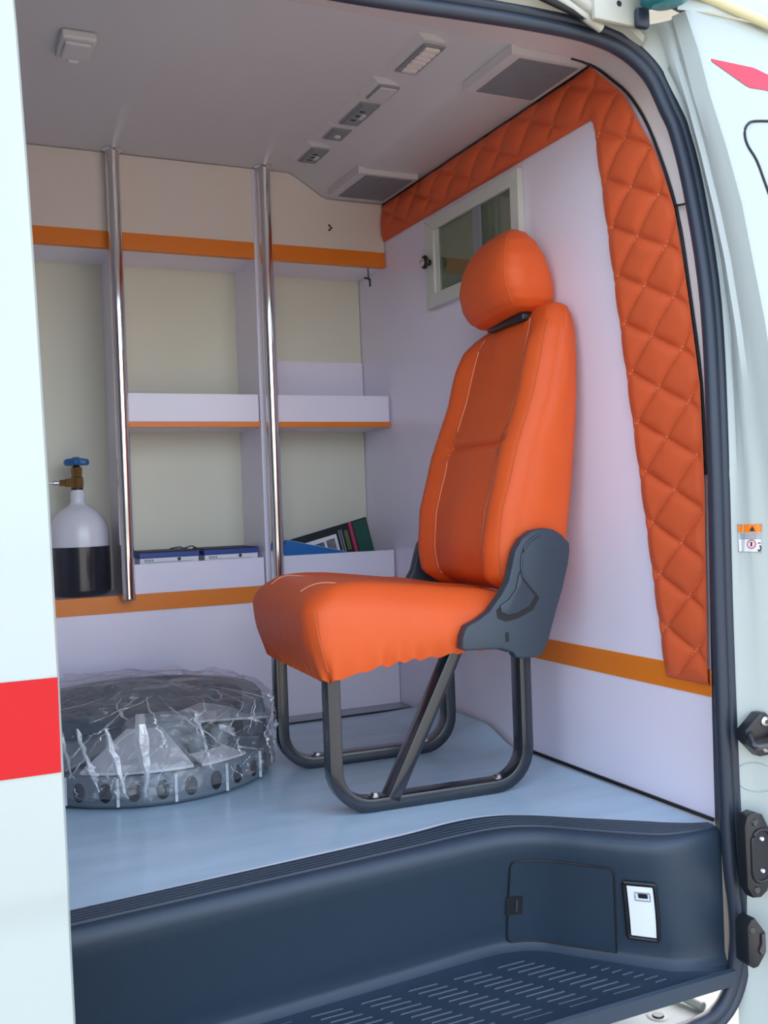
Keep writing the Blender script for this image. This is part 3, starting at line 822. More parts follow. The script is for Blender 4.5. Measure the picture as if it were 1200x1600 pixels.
# ================================================================== QUILTED PADDING
QA, QB = (-0.060, 0.058), (-0.075, -0.036)
QO = (-1.165, 0.670)
DET = QA[0] * QB[1] - QB[0] * QA[1]
LA = math.hypot(*QA); LB = math.hypot(*QB)
AREA = abs(DET)
def q_uv(y, z):
    dy, dz = y - QO[0], z - QO[1]
    return ((dy * QB[1] - QB[0] * dz) / DET, (QA[0] * dz - QA[1] * dy) / DET)
def left_edge(z): return -0.9785 - (1.304 - z) * (0.1605 / 1.072)
def right_edge(z): return interp(z, WZ, WY) - 0.008 * sstep(1.25, 1.10, z)
def edge_dist(y, z):
    if z < 1.308 or y < left_edge(z):
        d = [(y - right_edge(z)) * 3 + 0.05, z - 0.235, 1.412 - z]
        if z < 1.300: d.append(left_edge(z) - y)
        else: d.append(math.hypot(max(0, left_edge(1.306) - y), max(0, z - 1.306)) + 0.004)
    else:
        d = [1.412 - z, z - 1.310, 0.0 - y, (y - right_edge(z)) * 3 + 0.05]
    return max(0.0, min(d))
def quilt_h(y, z):
    ed = edge_dist(y, z)
    u, v = q_uv(y, z)
    # slight hand-sewn wander
    u += 0.03 * noise.noise((y * 6, z * 6, 1.0)); v += 0.03 * noise.noise((y * 6, z * 6, 7.0))
    da = abs(v - round(v)) * AREA / LA          # distance to a seam of direction A
    db = abs(u - round(u)) * AREA / LB
    puff = (1 - math.exp(-da / 0.0085)) * (1 - math.exp(-db / 0.0085))
    puff *= 0.30 + 0.70 * sstep(0.0, 0.035, ed)
    puff = lerp(0.55, puff, sstep(0.0, 0.020, y - right_edge(z)))
    h = 0.008 + 0.0125 * puff + 0.0012 * noise.noise((y * 22, z * 22, 3.0)) * puff
    e = min(1.0, ed / 0.012)
    return 0.0015 + h * math.sqrt(max(0.0, 1 - (1 - e) ** 2))
def build_quilt():
    q = thing('quilted_padding', 'orange diamond-quilted padding across the bulkhead top and down the doorway side', 'padding', (0.0, -0.6, 0.235))
    mb = MB()
    rows = []
    n = 320; k = 84
    for i in range(n + 1):
        z = lerp(0.235, 1.412, i / n)
        yl = left_edge(z) if z < 1.304 else left_edge(1.304)
        yr = right_edge(z)
        rows.append([(-quilt_h(lerp(yl, yr, j / k), z), lerp(yl, yr, j / k), z) for j in range(k + 1)])
    mb.loft(rows, closed=False)
    obj('side_pad', mb, M['quilt'], q, smooth=80)
    mb = MB()
    rows = []
    y0 = left_edge(1.304)
    for i in range(261):
        y = lerp(y0, 0.0, i / 260)
        rows.append([(-quilt_h(y, lerp(1.310, 1.412, j / 32)), y, lerp(1.310, 1.412, j / 32)) for j in range(33)])
    mb.loft(rows, closed=False)
    obj('top_pad', mb, M['quilt'], q, smooth=80)
    # dashed stitching along the seams
    def inside(y, z): return edge_dist(y, z) > 0.010 and (y > right_edge(z) + 0.008)
    for axis in (0, 1):
        m = MB()
        for c in range(-14, 30):
            d = QA if axis == 0 else QB
            o2 = QB if axis == 0 else QA
            L = LA if axis == 0 else LB
            for s_ in range(-300, 420):
                t0 = s_ * 0.0085 / L; t1 = t0 + 0.0052 / L
                ya, za = QO[0] + o2[0] * c + d[0] * t0, QO[1] + o2[1] * c + d[1] * t0
                yb, zb = QO[0] + o2[0] * c + d[0] * t1, QO[1] + o2[1] * c + d[1] * t1
                if not (-1.27 < ya < 0 and 0.23 < za < 1.42 and inside(ya, za) and inside(yb, zb)): continue
                wa = 0.03 * noise.noise((ya * 6, za * 6, 1.0)) , 0.03 * noise.noise((ya * 6, za * 6, 7.0))
                sh = -(wa[1] if axis == 0 else wa[0])
                ya += o2[0] * sh; za += o2[1] * sh; yb += o2[0] * sh; zb += o2[1] * sh
                ha, hb = quilt_h(ya, za) + 0.0008, quilt_h(yb, zb) + 0.0008
                ny, nz = -d[1] / L * 0.0012, d[0] / L * 0.0012
                m.add([(-ha + .001, ya - ny, za - nz), (-ha + .001, ya + ny, za + nz), (-hb + .001, yb + ny, zb + nz), (-hb + .001, yb - ny, zb - nz), (-(ha + hb) / 2 - 0.0006, (ya + yb) / 2, (za + zb) / 2)],
                      [(0, 1, 4), (1, 2, 4), (2, 3, 4), (3, 0, 4)])
        st = obj('stitching', m, M['thread'] if axis == 0 else M['thread_tonal'], q)
        st['kind'] = 'stuff'
    # dark reveal under the ceiling
    obj('top_joint', MB().box(-0.004, -0.0005, -0.975, 0.0, 1.410, 1.417), M['groove'], q)
build_quilt()

# ================================================================== CEILING FITTINGS
def build_ceiling_fittings():
    Z = 1.4775
    t = thing('ceiling_lamp', 'small square pale lamp housing on the ceiling near the rear', 'lamp', (-0.925, -0.59, Z))
    obj('housing', MB().box(-0.958, -0.893, -0.645, -0.545, Z - 0.018, Z, 0.005), M['ceiling'], t)
    obj('diffuser', MB().box(-0.950, -0.901, -0.632, -0.560, Z - 0.024, Z - 0.016, 0.004), M['ceiling'], t)
    obj('clip', MB().box(-0.935, -0.915, -0.560, -0.552, Z - 0.026, Z - 0.014, 0.002), M['liner'], t)
    # switch panels in a row beside the duct
    def panel(y0, y1, label, items):
        t = thing('switch_panel', label, 'switch panel', (-0.285, (y0 + y1) / 2, Z), 'switch panels along the ceiling duct')
        xa, xb = -0.322, -0.252
        obj('housing', MB().prism([(xa, Z + 0.0004), (xa + 0.012, Z - 0.012), (xb - 0.004, Z - 0.012), (xb, Z - 0.004), (xb, Z + 0.0004)], 'y', y0, y1), M['ceiling'], t)
        for kind, a, b in items:
            a, b = lerp(y0, y1, a), lerp(y0, y1, b)
            o = obj('bezel', MB().box(xa + 0.018, xb - 0.004, a, b, Z - 0.016, Z - 0.011, 0.0015), M['ceiling_dark'], t)
            if kind == 'row':
                for k in range(6):
                    ya = lerp(a + 0.008, b - 0.008, k / 6); yb = lerp(a + 0.008, b - 0.008, (k + 0.72) / 6)
                    obj('rocker', MB().box(xa + 0.026, xb - 0.012, ya, yb, Z - 0.021, Z - 0.015, 0.0015), M['liner'], o)
            elif kind == 'socket':
                obj('socket_face', MB().box(xa + 0.024, xb - 0.010, a + 0.006, b - 0.006, Z - 0.0185, Z - 0.015, 0.001), M['plate_mid'], o)
                for k in (0.3, 0.5, 0.7):
                    obj('socket_slot', MB().box(xa + 0.032, xb - 0.026, lerp(a, b, k) - 0.003, lerp(a, b, k) + 0.003, Z - 0.0192, Z - 0.018), M['groove'], o)
                obj('key', MB().box(xb - 0.026, xb - 0.016, lerp(a, b, .4), lerp(a, b, .6), Z - 0.022, Z - 0.018, 0.001), M['plate_white'], o)
            elif kind == 'blank':
                obj('cover', MB().box(xa + 0.022, xb - 0.008, a + 0.004, b - 0.004, Z - 0.019, Z - 0.015, 0.0015), M['ceiling'], o)
            else:
                obj('socket_face', MB().box(xa + 0.024, xb - 0.010, a + 0.005, b - 0.005, Z - 0.0185, Z - 0.015, 0.001), M['plate_mid'], o)
                obj('button', MB().lathe([(0.0, -0.006), (0.007, -0.005), (0.008, 0.0)], ((xa + xb) / 2 + 0.008, (a + b) / 2, Z - 0.018), 14), M['plate_white'], o, smooth=50)
    panel(-0.245, -0.125, 'single grey socket panel on the ceiling nearest the shelves', [('socket', 0.08, 0.94)])
    panel(-0.385, -0.300, 'small grey button panel on the ceiling between two sockets', [('button', 0.1, 0.92)])
    panel(-0.550, -0.400, 'grey double socket panel midway along the ceiling duct', [('socket', 0.06, 0.94)])
    panel(-0.645, -0.562, 'blank grey cover panel on the ceiling beside the switch row', [('blank', 0.06, 0.94)])
    panel(-0.860, -0.705, 'grey panel with a row of pale rocker switches nearest the doorway', [('row', 0.08, 0.94)])
    # air vents under the duct
    def vent(y0, y1, label):
        z = 1.4165
        x0, x1 = -0.172, -0.024
        t = thing('air_vent', label, 'vent', ((x0 + x1) / 2, (y0 + y1) / 2, z), 'air vents under the ceiling duct')
        xa = x0 - 0.028
        m = MB()
        for a, b, c, d in ((x0 - 0.02, x0 + 0.006, y0, y1), (x1 - 0.012, x1, y0, y1), (x0 + 0.006, x1 - 0.012, y0, y0 + 0.012), (x0 + 0.006, x1 - 0.012, y1 - 0.012, y1)):
            m.box(a, b, c, d, z - 0.012, z + 0.006)
        obj('vent_frame', m, M['ceiling'], t)
        obj('vent_backing', MB().box(x0 + 0.004, x1 - 0.008, y0 + 0.01, y1 - 0.01, z - 0.0025, z - 0.0005), M['plate_grey'], t)
        n = int((y1 - y0) / 0.042)
        for k in range(n):
            ya = lerp(y0 + 0.014, y1 - 0.014, (k + 0.12) / n); yb = lerp(y0 + 0.014, y1 - 0.014, (k + 0.98) / n)
            obj('louver', MB().add([(x0 + .006, ya, z - .011), (x1 - .012, ya, z - .011), (x1 - .012, yb, z - .005), (x0 + .006, yb, z - .005), (x0 + .006, ya, z - .009), (x1 - .012, ya, z - .009), (x1 - .012, yb, z - .003), (x0 + .006, yb, z - .003)],
                                   [(0, 1, 2, 3), (4, 7, 6, 5), (0, 4, 5, 1), (1, 5, 6, 2), (2, 6, 7, 3), (3, 7, 4, 0)]), M['ceiling_dark'], t)
        m = MB()
        for k in range(34):
            y = lerp(y0 + 0.012, y1 - 0.012, k / 33); m.box(x0 + .004, x1 - .010, y - .0011, y + .0011, z - 0.0138, z - 0.0122)
        for k in range(24):
            x = lerp(x0 + .006, x1 - .012, k / 23); m.box(x - .0011, x + .0011, y0 + .012, y1 - .012, z - 0.0140, z - 0.0125)
        g = obj('vent_mesh', m, M['ceiling_dark'], t); g['kind'] = 'stuff'
    vent(-0.985, -0.800, 'grey mesh air vent under the ceiling duct nearest the doorway')
    vent(-0.265, -0.060, 'grey mesh air vent under the ceiling duct nearest the shelves')
build_ceiling_fittings()

# ================================================================== OXYGEN CYLINDER
def build_cylinder():
    x, y = -0.855, 0.098
    t = thing('oxygen_cylinder', 'black oxygen cylinder with white shoulder, brass valve and blue handwheel', 'gas cylinder', (x, y, 0.3612))
    obj('body', MB().lathe([(0.0, 0.3615), (0.068, 0.3615), (0.074, 0.368), (0.076, 0.378), (0.076, 0.489)], (x, y, 0), 40), M['cyl_black'], t, smooth=50)
    obj('shoulder', MB().lathe([(0.0763, 0.487), (0.0763, 0.512), (0.0745, 0.530), (0.070, 0.546), (0.062, 0.562), (0.051, 0.575), (0.038, 0.585), (0.027, 0.591), (0.021, 0.596), (0.0185, 0.602), (0.0185, 0.624), (0.0165, 0.627), (0.0165, 0.632), (0.0, 0.632)], (x, y, 0), 40), M['cyl_white'], t, smooth=60)
    v = obj('valve', MB().lathe([(0.0, 0.630), (0.013, 0.630), (0.015, 0.636), (0.0165, 0.645), (0.0165, 0.663), (0.0125, 0.668), (0.0135, 0.671), (0.0145, 0.690), (0.010, 0.692), (0.006, 0.697), (0.0, 0.697)], (x, y, 0), 8), M['brass'], t, smooth=25)
    obj('collar', MB().lathe([(0.0165, 0.629), (0.0150, 0.634), (0.0145, 0.638)], (x, y, 0), 24), M['black'], v)
    m = MB().lathe([(0.012, -0.004), (0.012, -0.022), (0.009, -0.023), (0.009, -0.036), (0.0, -0.036)], (x - 0.008, y - 0.01, 0.651), 6, 'x')
    obj('outlet', m, M['brass'], t, smooth=25)
    m = MB().lathe([(0.006, -0.038), (0.0065, -0.052), (0.003, -0.053), (0.003, -0.075), (0.0, -0.075)], (x - 0.008, y - 0.01, 0.651), 12, 'x')
    obj('outlet_nut', m, M['steel'], t, smooth=40)
    n = 42
    def ring(r, z, amp): return [(x + (r + amp * math.cos(7 * 2 * PI * i / n)) * math.cos(2 * PI * i / n), y + (r + amp * math.cos(7 * 2 * PI * i / n)) * math.sin(2 * PI * i / n), z) for i in range(n)]
    m = MB().loft([ring(0.010, 0.6965, 0), ring(0.026, 0.6955, 0.002), ring(0.0295, 0.699, 0.003), ring(0.0295, 0.708, 0.003), ring(0.026, 0.712, 0.002), ring(0.012, 0.714, 0), ring(0.008, 0.717, 0)])
    obj('handwheel', m, M['blue'], t, smooth=40)
    return t
build_cylinder()

# ================================================================== FILES, BOOK, FOLDER
def build_files():
    def box_file(x0, x1, label, dot):
        t = thing('box_file', label, 'box file', ((x0 + x1) / 2, 0.1, 0.3612), 'blue and white box files on the counter')
        obj('lower_case', MB().box(x0 + 0.002, x1 - 0.002, 0.036, 0.170, 0.3613, 0.449, 0.001), M['white_card'], t)
        l = obj('lid', MB().box(x0, x1, 0.034, 0.172, 0.4495, 0.4635, 0.0015), M['file_blue'], t)
        obj('lid_top', MB().box(x0 + 0.003, x1 - 0.003, 0.037, 0.169, 0.4635, 0.466, 0.0008), M['ink'], l)
        m = MB()
        for k in range(4): m.box(x0 + 0.014 + 0.006 * k, x0 + 0.018 + 0.006 * k, 0.0352, 0.036, 0.440, 0.446)
        m.box(x0 + 0.014, x1 - 0.02, 0.0353, 0.036, 0.4375, 0.4385)
        obj('print', m, M['book_grey'], t)
        obj('print_mark', MB().lathe([(0.0, 0.0350), (0.0045, 0.0350), (0.0045, 0.0362)], (lerp(x0, x1, dot), 0, 0.444), 12, 'y'), M['ink'], t)
    box_file(-0.716, -0.558, 'blue-lidded white box file beside the pole near the cylinder', 0.66)
    box_file(-0.546, -0.395, 'blue-lidded white box file beside the divider near the chair', 0.66)
    m = MB().tube(cr([(-0.62, 0.10, 0.469), (-0.60, 0.08, 0.473), (-0.58, 0.11, 0.468), (-0.565, 0.09, 0.474), (-0.55, 0.10, 0.468)], 5), 0.0016, 6)
    tag(obj('wire_tie', m, M['black'], smooth=60), 'thin black wire lying on top of the box files', 'wire')

    a = math.radians(13.3)
    R = Matrix.Translation((-0.305, 0.0, 0.3635)) @ Matrix.Rotation(-a, 4, 'Y')
    t = thing('book', 'black hardback book with photos, pink stripe and green panel leaning behind the lip', 'book', (-0.17, 0.09, 0.3615))
    W, H = 0.283, 0.107
    y0, y1 = 0.078, 0.100
    def on(x0, x1, z0, z1, off=0.0008): return MB().box(x0, x1, y0 - off, y0 - off + 0.0006, z0, z1)
    c = obj('cover', MB().box(0, W, y0, y1, 0, H, 0.0012), M['book'], t, xf=R)
    obj('page_block', MB().box(0.003, W - 0.003, y0 + 0.003, y1 - 0.003, H - 0.0005, H + 0.0006), M['white_card'], c, xf=R)
    p = obj('photo_panel', on(0.045, 0.180, 0.02, H - 0.022), M['white_card'], c, xf=R)
    obj('photo', on(0.145, 0.172, 0.03, H - 0.032, 0.0014), M['photo'], c, xf=R)
    obj('photo', on(0.105, 0.138, 0.03, H - 0.034, 0.0014), M['photo_blue'], c, xf=R)
    obj('photo', on(0.055, 0.098, 0.03, H - 0.034, 0.0014), M['photo_blue'], c, xf=R)
    m = MB()
    for k in range(2): m.add(*[(q.v, q.f) for q in [on(0.188 + k * 0.007, 0.1915 + k * 0.007, 0.02, H - 0.014)]][0])
    obj('grey_print', m, M['book_grey'], c, xf=R)
    m = MB()
    for k in range(2): m.add(*[(q.v, q.f) for q in [on(0.206 + k * 0.006, 0.2095 + k * 0.006, 0.03, H - 0.020)]][0])
    obj('olive_print', m, M['book_olive'], c, xf=R)
    obj('pink_stripe', on(0.224, 0.233, 0.0, H), M['book_pink'], c, xf=R)
    obj('green_panel', on(0.238, W - 0.003, 0.004, H - 0.004), M['book_green'], c, xf=R)
    # bright blue folder slumped in front of the book
    a = math.radians(13.0)
    R = Matrix.Translation((-0.151, 0.0, 0.3635)) @ Matrix.Rotation(a, 4, 'Y')
    t = thing('folder', 'bright blue document folder slumped in front of the leaning book', 'folder', (-0.24, 0.05, 0.3615))
    obj('cover', MB().box(-0.185, 0, 0.042, 0.052, 0, 0.076, 0.001), M['folder_blue'], t, xf=R)
    obj('papers', MB().box(-0.182, -0.003, 0.045, 0.049, 0.07, 0.0768), M['white_card'], t, xf=R)
    # pencil case / block propping the book's raised end
build_files()

# ================================================================== PASSENGER SEAT
BRK = [(-0.134, 0.512), (-0.115, 0.508), (-0.097, 0.497), (-0.081, 0.48), (-0.081, 0.465), (-0.086, 0.438), (-0.1, 0.392), (-0.117, 0.347), (-0.135, 0.296), (-0.147, 0.272), (-0.163, 0.265), (-0.195, 0.265), (-0.207, 0.268), (-0.213, 0.278), (-0.239, 0.287), (-0.313, 0.29), (-0.321, 0.294), (-0.318, 0.317), (-0.309, 0.335), (-0.283, 0.346), (-0.26, 0.36), (-0.232, 0.392), (-0.218, 0.413), (-0.209, 0.445), (-0.201, 0.471), (-0.186, 0.493), (-0.163, 0.508)]
TRI = [(-0.191, 0.439), (-0.183, 0.416), (-0.153, 0.379), (-0.168, 0.356), (-0.202, 0.342), (-0.227, 0.338), (-0.245, 0.346), (-0.247, 0.362), (-0.222, 0.376), (-0.203, 0.399), (-0.196, 0.428)]
def build_seat():
    # the seat stands a few degrees off square to the bulkhead
    CH = Matrix.Translation((-0.36, -0.90, 0)) @ Matrix.Rotation(math.radians(-3.5), 4, 'Z') @ Matrix.Translation((0.36, 0.90, 0))
    t = thing('passenger_seat', 'orange leatherette passenger seat with headrest on a dark steel frame', 'seat', (-0.37, -0.70, 0.0))
    YC = -0.705
    # ---- backrest
    ZB = [0.385, 0.42, 0.47, 0.55, 0.67, 0.79, 0.92, 0.985]
    XF = [-0.178, -0.200, -0.205, -0.195, -0.160, -0.115, -0.080, -0.060]
    XR = [-0.095, -0.075, -0.060, -0.050, -0.036, -0.024, -0.016, -0.018]
    WB = ([0.385, 0.40, 0.45, 0.6, 0.75, 0.85, 0.91, 0.94, 0.957, 0.967, 0.972], [0.180, 0.192, 0.205, 0.213, 0.213, 0.208, 0.199, 0.187, 0.172, 0.150, 0.115])
    def bx(v, z):
        """front of the backrest at width v (-1 near .. 1 far) and height z"""
        xf = interp(z, ZB, XF); a = abs(v)
        c = 0.10; tt = max(0.0, (a - (1 - c)) / c)
        x = xf + (1 - math.sqrt(max(0.0, 1 - tt * tt))) * 0.030
        x -= 0.022 * math.exp(-((a - 0.78) / 0.17) ** 2) * sstep(0.97, 0.86, z)
        x -= 0.012 * math.exp(-(v / 0.45) ** 2) * math.exp(-((z - 0.50) / 0.13) ** 2)
        x += 0.0045 * math.exp(-((a - 0.56) / 0.022) ** 2)
        if a < 0.60:
            x += 0.0095 * math.exp(-((z - 0.684) / 0.0070) ** 2)
            x -= 0.004 * math.exp(-((z - 0.70) / 0.018) ** 2) + 0.004 * math.exp(-((z - 0.667) / 0.018) ** 2)
        # gathers where the cross seam meets the far bolster
        x += 0.0050 * math.sin((z - 0.684) * 230 + v * 9) * math.exp(-((a - 0.70) / 0.10) ** 2 - ((z - 0.69) / 0.035) ** 2)
        x += 0.0022 * noise.noise((v * 2.2, z * 11, 2.0))
        return x
    rings = []
    nz = 84; nv = 54
    for i in range(nz + 1):
        z = lerp(0.385, 0.972, 1 - (1 - i / nz) ** 1.7)
        w = interp(z, *WB)
        xr = interp(z, ZB, XR)
        top = sstep(0.945, 0.972, z)
        bot = sstep(0.42, 0.385, z)
        ring = []
        vs = [math.sin(lerp(-PI / 2, PI / 2, j / nv)) for j in range(nv + 1)]
        for v in vs:
            x = bx(v, z)
            x = lerp(x, min(x, interp(z, ZB, XF) + 0.010), top)
            ring.append(V(x + 0.008 * top ** 2 + 0.02 * bot ** 2, YC + v * w, z))
        def xrear(v):
            a = abs(v); tt = max(0.0, (a - 0.90) / 0.10)
            return xr - 0.012 * (v + 1) / 2 - (1 - math.sqrt(max(0.0, 1 - tt * tt))) * 0.018 * (1 - top) - 0.010 * top ** 2
        # near/far sides bulge a touch
        side = []
        xa, xb = ring[-1].x, xrear(1)
        for k in range(1, 8):
            q = k / 8
            side.append(V(lerp(xa, xb, q), YC + w + 0.006 * math.sin(PI * q) - 0.0015 * math.exp(-((q - 0.1) / 0.04) ** 2), z))
        ring += side
        ring += [V(xrear(v), YC + v * w, z) for v in vs[::-1][::3]]
        xa, xb = xrear(-1), ring[0].x
        for k in range(1, 8):
            q = k / 8
            ring.append(V(lerp(xa, xb, q), YC - w - 0.006 * math.sin(PI * q) + 0.002 * noise.noise((z * 14, q * 3, 5)), z))
        rings.append(ring)
    # the near shoulder stands a little higher than the far one
    for r in rings:
        for p in r:
            f = sstep(0.90, 0.972, p.z)
            p.z += f * (-0.012 - 0.016 * (p.y - YC) / 0.2)
    def lift(p):
        f = sstep(0.90, 0.972, p[2])
        return (p[0], p[1], p[2] + f * (-0.012 - 0.016 * (p[1] - YC) / 0.2))
    back = obj('backrest', MB().loft(rings), M['leather'], t, smooth=55, xf=CH)
    def stitch_back(v, z0, z1, name='seam', off=0.0012, r=0.0011, m='thread'):
        pth = []
        for k in range(40):
            z = lerp(z0, z1, k / 39); w = interp(z, *WB)
            vv = v(z) if callable(v) else v
            pth.append(lift((bx(vv, z) - off, YC + vv * w, z)))
        obj(name, MB().tube(pth, r, 5), M[m], back, smooth=80, xf=CH)
    stitch_back(-0.56, 0.41, 0.945, off=0.0022)
    stitch_back(0.56, 0.41, 0.945)
    stitch_back(lambda z: -0.945, 0.41, 0.925, m='thread_tonal')
    stitch_back(lambda z: 0.945, 0.41, 0.90, m='thread_tonal')
    pth = [(bx(v, 0.684) + 0.0006, YC + v * 0.213, 0.684) for v in [lerp(-0.56, 0.56, k / 30) for k in range(31)]]
    obj('cross_seam', MB().tube(pth, 0.0011, 5), M['thread_tonal'], back, smooth=80, xf=CH)
    # ---- headrest
    tz = [0.0, 0.03, 0.10, 0.22, 0.40, 0.60, 0.78, 0.90, 0.97, 1.0]
    hf = [-0.095, -0.115, -0.131, -0.144, -0.150, -0.143, -0.126, -0.106, -0.086, -0.072]
    hr = [-0.020, -0.006, -0.002, -0.003, -0.010, -0.022, -0.038, -0.052, -0.062, -0.068]
    hw = [0.086, 0.103, 0.114, 0.121, 0.123, 0.116, 0.099, 0.076, 0.046, 0.016]
    rings = []
    for i in range(49):
        q = 0.5 - 0.5 * math.cos(PI * i / 48)
        z = 0.953 + 0.192 * q
        f, r, w = interp(q, tz, hf), interp(q, tz, hr), interp(q, tz, hw)
        cx, hx = (f + r) / 2, (r - f) / 2
        ring = []
        for k in range(72):
            a = 2 * PI * k / 72
            e = 2 / 3.4
            ca, sa = math.cos(a), math.sin(a)
            px = math.copysign(abs(ca) ** e, ca); py = math.copysign(abs(sa) ** e, sa)
            x = cx + hx * px; y = -0.716 + w * py
            # pulled seams near both front edges, wrinkles low down
            x += 0.0016 * noise.noise((px * 3, py * 3, z * 18))
            zz = z + 0.010 * (-(y + 0.716) / 0.12) * (1 - q)
            ring.append((x, y, zz))
        rings.append(ring)
    head = obj('headrest', MB().loft(rings), M['leather'], t, smooth=60, xf=CH)
    for sgn in (-1, 1):
        pth = []
        for k in range(30):
            q = lerp(0.06, 0.985, k / 29)
            z = 0.953 + 0.192 * q
            f, r, w = interp(q, tz, hf), interp(q, tz, hr), interp(q, tz, hw)
            cx, hx = (f + r) / 2, (r - f) / 2
            a = math.radians(180 - 48 * sgn) if sgn > 0 else math.radians(180 + 48)
            e = 2 / 3.4
            px = -abs(math.cos(a)) ** e; py = sgn * abs(math.sin(a)) ** e
            y = -0.716 + w * py * 1.004
            pth.append((cx + hx * px * 1.006, y, z + 0.010 * (-(y + 0.716) / 0.12) * (1 - q)))
        obj('seam', MB().tube(pth, 0.0012, 5), M['thread_tonal'], head, smooth=80, xf=CH)
    for y in (-0.765, -0.665): obj('headrest_post', MB().tube([(-0.050, y, 0.93), (-0.056, y, 0.985)], 0.006, 12), M['frame_metal'], t, smooth=60, xf=CH)
    obj('headrest_guide', MB().box(-0.086, -0.030, -0.800, -0.640, 0.940, 0.957, 0.004), M['black'], t, smooth=50, xf=CH)
    # ---- seat cushion
    XS = [-0.63, -0.615, -0.55, -0.45, -0.30, -0.20, -0.13]
    ZT = [0.410, 0.414, 0.419, 0.411, 0.392, 0.383, 0.378]
    XH = [-0.63, -0.58, -0.52, -0.45, -0.31, -0.13]
    ZH = [0.250, 0.250, 0.262, 0.274, 0.284, 0.288]
    x0, x1 = -0.612, -0.140
    cx, hx, hy = (x0 + x1) / 2, (x1 - x0) / 2, 0.215
    def outline(d, n=260, r=0.045):
        out = []
        A, B = hx - d, hy - d; R = max(0.008, min(r, A - 0.001, B - 0.001))
        segs = [((A - R), (B - R), 0), (-(A - R), (B - R), 90), (-(A - R), -(B - R), 180), ((A - R), -(B - R), 270)]
        poly = []
        for ax, ay, a0 in segs:
            for k in range(9):
                a = math.radians(a0 + 90 * k / 8); poly.append((ax + R * math.cos(a), ay + R * math.sin(a)))
        L = [0]
        for k in range(len(poly)): L.append(L[-1] + math.dist(poly[k], poly[(k + 1) % len(poly)]))
        for k in range(n):
            s = L[-1] * k / n
            j = max(i for i in range(len(L)) if L[i] <= s + 1e-9); j = min(j, len(poly) - 1)
            q = (s - L[j]) / max(1e-9, L[j + 1] - L[j])
            p, p2 = poly[j], poly[(j + 1) % len(poly)]
            out.append((cx + lerp(p[0], p2[0], q), YC + lerp(p[1], p2[1], q)))
        return out
    def crown(x, y):
        v = (y - YC) / hy
        a = abs(v)
        c = 0.010 * (1 - v * v) * sstep(-0.62, -0.5, x)
        c += 0.010 * math.exp(-((a - 0.82) / 0.16) ** 2) * sstep(-0.60, -0.48, x) * sstep(-0.14, -0.3, x)
        c -= 0.004 * math.exp(-((a - 0.62) / 0.03) ** 2) * sstep(-0.57, -0.50, x)
        c += 0.0025 * noise.noise((x * 9, y * 9, 4))
        return c
    rings = []
    base = outline(0.0)
    # tucked underside, gathered hem, side walls
    def gather(x, y):
        q = (x - y) * 2 * PI / 0.042 + 5 * noise.noise((x * 9, y * 9, 3.3))
        return (0.45 * math.sin(q) + 0.7 * noise.noise((x * 24, y * 24, 1.7))) * (0.55 + 0.9 * abs(noise.noise((x * 7, y * 7, 8.8))))
    for s in (-0.12, 0.0, 0.06, 0.12, 0.2, 0.3, 0.42, 0.56, 0.7, 0.85, 1.0):
        ring = []
        pts = outline(0.018 if s < 0 else 0.004 * (1 - s))
        for (x, y) in pts:
            h = interp(x, XH, ZH) + 0.012 * gather(x, y)
            zt = interp(x, XS, ZT) - 0.050
            z = lerp(h, zt, max(0, s)) + (0.010 if s < 0 else 0)
            g = gather(x * 1.0, y) * (1 - max(0, min(1, s / 0.55))) ** 1.4 * 0.016
            bul = 0.008 * math.sin(PI * max(0, min(1, s)))
            dx, dy = x - cx, y - YC
            nx = (1 if dx > 0 else -1) if abs(dx) > hx - 0.03 else 0
            ny = (1 if dy > 0 else -1) if abs(dy) > hy - 0.03 else 0
            x2 = x + nx * (bul + g); y2 = y + ny * (bul * 0.6 + g)
            if dx < 0: x2 += 0.030 * (1 - max(0, s)) * sstep(hx - 0.06, hx, -dx)
            ring.append((x2, y2, z))
        rings.append(ring)
    for d in (0.002, 0.005, 0.009, 0.015, 0.024, 0.034, 0.046, 0.06, 0.075, 0.09, 0.105, 0.12, 0.14, 0.16, 0.18, 0.20, 0.2135):
        ring = []
        for (x, y) in outline(d):
            e = min(1.0, d / 0.054)
            z = interp(x, XS, ZT) - 0.050 * (1 - math.sqrt(1 - (1 - e) ** 2)) + crown(x, y) * sstep(0.0, 0.05, d)
            ring.append((x, y, z))
        rings.append(ring)
    cush = obj('seat_cushion', MB().loft(rings), M['leather'], t, smooth=60, xf=CH)
    def top_z(x, y):
        d = min(x - x0, hy - abs(y - YC)); e = max(0, min(1.0, d / 0.054))
        return interp(x, XS, ZT) - 0.050 * (1 - math.sqrt(1 - (1 - e) ** 2)) + crown(x, y) * sstep(0.0, 0.05, d)
    for sgn in (-1, 1):
        pth = []
        for k in range(30):
            x = lerp(-0.588, -0.20, k / 29); y = YC + sgn * (0.62 * hy + 0.03 * math.exp(-((x + 0.60) / 0.05) ** 2) * -1)
            pth.append((x, y, top_z(x, y) + 0.0020))
        obj('seam', MB().tube(pth, 0.0011, 5), M['thread'], cush, smooth=80, xf=CH)
    pth = [(lerp(-0.597, -0.575, k / 12) - 0.004 * math.sin(PI * k / 12), -0.9215 - 0.004 * math.sin(PI * k / 12), lerp(0.382, 0.272, k / 12)) for k in range(13)]
    obj('side_seam', MB().tube(pth, 0.0012, 5), M['thread_tonal'], cush, smooth=80, xf=CH)
    obj('seat_pan', MB().box(-0.56, -0.15, -0.895, -0.515, 0.284, 0.30), M['frame_metal'], t, xf=CH)
